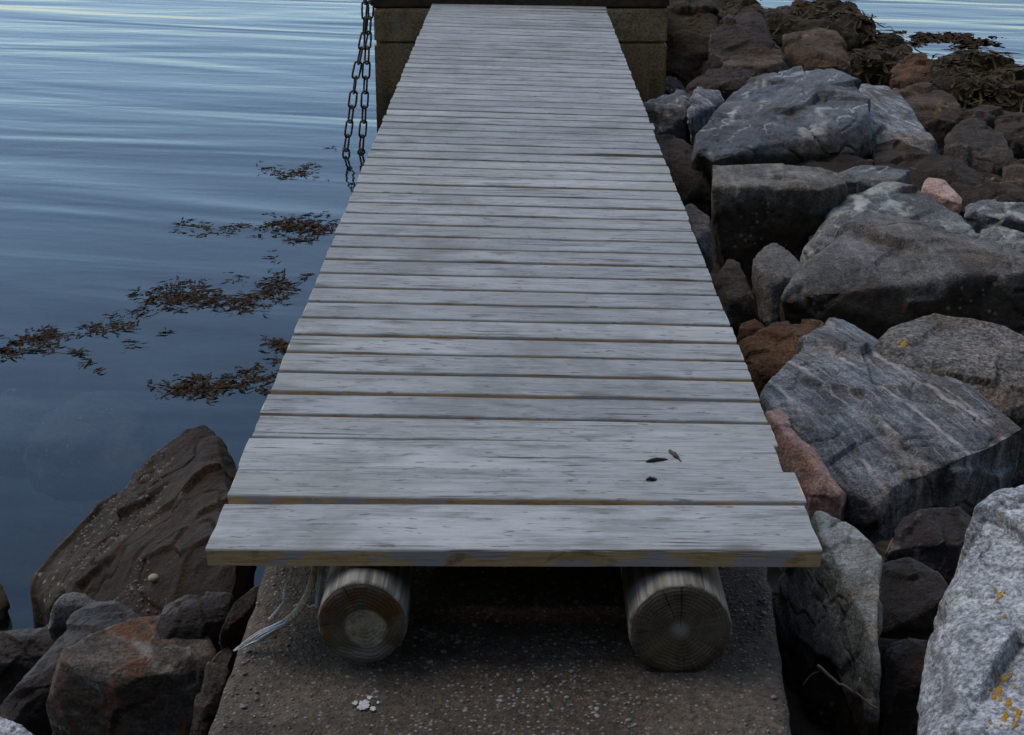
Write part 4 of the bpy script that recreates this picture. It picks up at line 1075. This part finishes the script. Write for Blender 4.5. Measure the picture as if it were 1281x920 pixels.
tipR = at_z(293, 814, SZ + 0.004)
main = spline([at(398, 690, 2.63), at(394, 715, 2.62), at(386, 742, 2.61), at(370, 768, 2.60), at(345, 788, 2.60)], 12)
rope = empty('frayed_rope', main[0])
tag(rope, 'old frayed rope hanging under the gangway onto the concrete footing', 'rope')
o0 = main[0]
def strand_part(path, off, name, mat, rad, turns=9):
    V = []; Fc = []
    pts = []
    for i, p in enumerate(path):
        t_ = i / len(path) * turns * 2 * math.pi + off
        pts.append(p - o0 + Vector((math.cos(t_), math.sin(t_) * 0.5, math.sin(t_))) * rad * 0.9)
    tube(V, Fc, pts, rad, 6)
    return link(name, mesh(name, V, Fc), M[mat], rope)
for s_ in range(3): strand_part(spline(main[::6] + [main[-1]], 14), s_ * 2.094, 'strand', 'rope', 0.0042)
thin = spline([at(368, 690, 2.63), at(365, 718, 2.62), at(357, 735, 2.615), at(354, 755, 2.61), at(337, 776, 2.62)], 12)
for s_ in range(2): strand_part(thin, s_ * 3.14, 'strand', 'ropefray', 0.0022, 14)
side = spline([at(397, 759, 2.60), at(380, 758, 2.605), at(367, 758, 2.61)], 8)
strand_part(side, 0, 'strand', 'ropefray', 0.0018, 3)
V = []; Fc = []
rs = np.random.RandomState(3)
e0 = main[-1]
for n in range(46):
    sp = Vector(rs.normal(0, 1, 3)) * 0.0032
    q0 = main[-1 - rs.randint(0, 10)] + Vector(rs.normal(0, 1, 3)) * 0.003
    tp_ = tipR.lerp(e0, rs.rand() ** 1.6 * 0.6) + Vector(rs.normal(0, 1, 3)) * 0.0022
    mid_ = q0.lerp(tp_, 0.5) + sp
    pth = [p - o0 for p in spline([q0, mid_, tp_], 4)]
    for p in pth: p.z = max(p.z, SZ + 0.003 - o0.z)
    tube(V, Fc, pth, [0.0018 * (1 - 0.75 * i / len(pth)) for i in range(len(pth))], 4)
link('frayed_end', mesh('frayed_end', V, Fc), M['ropefray'], rope)
V = []; Fc = []
sp0, sp1 = at(404, 694, 2.62), at(396, 760, 2.585)
tube(V, Fc, [sp0 - sp1, (sp0 - sp1) * 0.5 + Vector((0.001, 0, 0)), Vector()], [0.0075, 0.0065, 0.004], 6)
tag(link('wooden_stake', mesh('wooden_stake', V, Fc, False), M['stake'], None, sp1), 'thin grey wooden stake standing against the left log', 'stake')
V = []; Fc = []
tw = spline([at(1022, 832, 2.92), at(1045, 852, 2.90), at(1072, 868, 2.89), at(1097, 888, 2.88)], 6)
t0 = tw[0]
tube(V, Fc, [p - t0 + Vector(rs.normal(0, 1, 3)) * 0.0012 for p in tw], [0.004 - 0.0001 * i for i in range(len(tw))], 6)
tw2 = spline([at(1030, 838, 2.916), at(1014, 845, 2.93), at(1004, 858, 2.93)], 4)
tube(V, Fc, [p - t0 for p in tw2], 0.0014, 5)
tw3 = spline([at(1068, 866, 2.89), at(1074, 856, 2.89), at(1076, 848, 2.90)], 4)
tube(V, Fc, [p - t0 for p in tw3], 0.0018, 5)
tag(link('twig', mesh('twig', V, Fc), M['twig'], None, t0), 'pale dead twig caught in the gap right of the concrete footing', 'twig')
# pebble on the barnacled boulder
def on_rock(px, py):
    d = ray(px, py).normalized()
    dg = bpy.context.evaluated_depsgraph_get()
    hit, loc, nrm, *_ = S.ray_cast(dg, Vector((0, 0, HC)), d)
    return loc if hit else at_z(px, py, -0.6)
bm = bmesh.new(); bmesh.ops.create_icosphere(bm, subdivisions=3, radius=0.013)
for v in bm.verts: v.co = Vector((v.co.x * 1.1, v.co.y, v.co.z * 0.85))
me = bpy.data.meshes.new('pebble'); bm.to_mesh(me); bm.free(); me.polygons.foreach_set('use_smooth', [True] * len(me.polygons))
tag(link('pebble', me, M['pebble'], None, on_rock(193, 726) + Vector((0, -0.004, 0.007))), 'round tan pebble resting on the dark barnacled boulder', 'pebble')
# white splash on the concrete
V = []; Fc = []
bp = at_z(455, 882, SZ + 0.0045)
for (cx, cy, r, n_) in ((0, 0, 0.012, 22), (0.017, -0.012, 0.006, 18), (-0.016, 0.006, 0.005, 14), (0.008, 0.024, 0.005, 14), (0.024, 0.008, 0.003, 10)):
    b = len(V)
    for j in range(n_):
        a2 = j / n_ * 6.283; q_ = r * (0.62 + 0.5 * rs.rand())
        V.append((cx + math.cos(a2) * q_, cy + math.sin(a2) * q_ * 1.6, 0.0002))
    V.append((cx, cy, 0.0013))
    for j in range(n_): Fc.append((b + j, b + (j + 1) % n_, b + n_))
tag(link('white_splash', mesh('white_splash', V, Fc), M['shell'], None, bp), 'white splash of bird dropping on the concrete footing', 'bird dropping')
# scraps of dried weed on the front boards
for (px, py, L_, an, lab) in ((822, 577, 0.045, 0.15, 'thick black scrap of dried seaweed on the boards'), (844, 571, 0.03, -0.9, 'thin curled scrap of dried seaweed behind the thick one on the boards'), (816, 601, 0.022, 0.2, 'short scrap of dried seaweed lying nearest the front board')):
    V = []; Fc = []
    p = at_z(px, py, 0.0035)
    pts_ = [Vector((math.cos(an) * L_ * (t_ - 0.5) + 0, math.sin(an) * L_ * 2.2 * (t_ - 0.5), 0.002 + 0.002 * math.sin(t_ * 5))) + Vector(rs.normal(0, 1, 3)) * 0.0012 for t_ in np.linspace(0, 1, 9)]
    tube(V, Fc, pts_, [0.0015 + 0.0032 * math.sin(math.pi * min(1, 0.1 + i / 8.5)) * rs.uniform(0.7, 1.2) for i in range(9)], 6)
    tag(link('seaweed_scrap', mesh('seaweed_scrap', V, Fc), M['dryweed'], None, p), lab, 'seaweed scrap', 'scraps of dried seaweed on the boards')
# pale rock lying under the water
def sub_rock(px, py, z, s_, seed, label):
    c = at_z(px, py, z)
    bm = bmesh.new(); bmesh.ops.create_icosphere(bm, subdivisions=5, radius=1.0)
    me = bpy.data.meshes.new('submerged_rock'); bm.to_mesh(me); bm.free()
    a = coords(me); a = a * (1 + 0.35 * fbm(a * 1.3, seed, 4))[:, None] * np.array(s_)
    setco(me, a); me.polygons.foreach_set('use_smooth', [True] * len(me.polygons))
    tag(link('submerged_rock', me, M['pale'], None, c), label, 'rock')
sub_rock(112, 560, -1.17, (0.27, 0.33, 0.17), 4, 'pale rock lying under the water left of the barnacled boulder')
sub_rock(12, 548, -1.24, (0.26, 0.22, 0.18), 9, 'pale sunken rock at the left edge of the picture under the water')
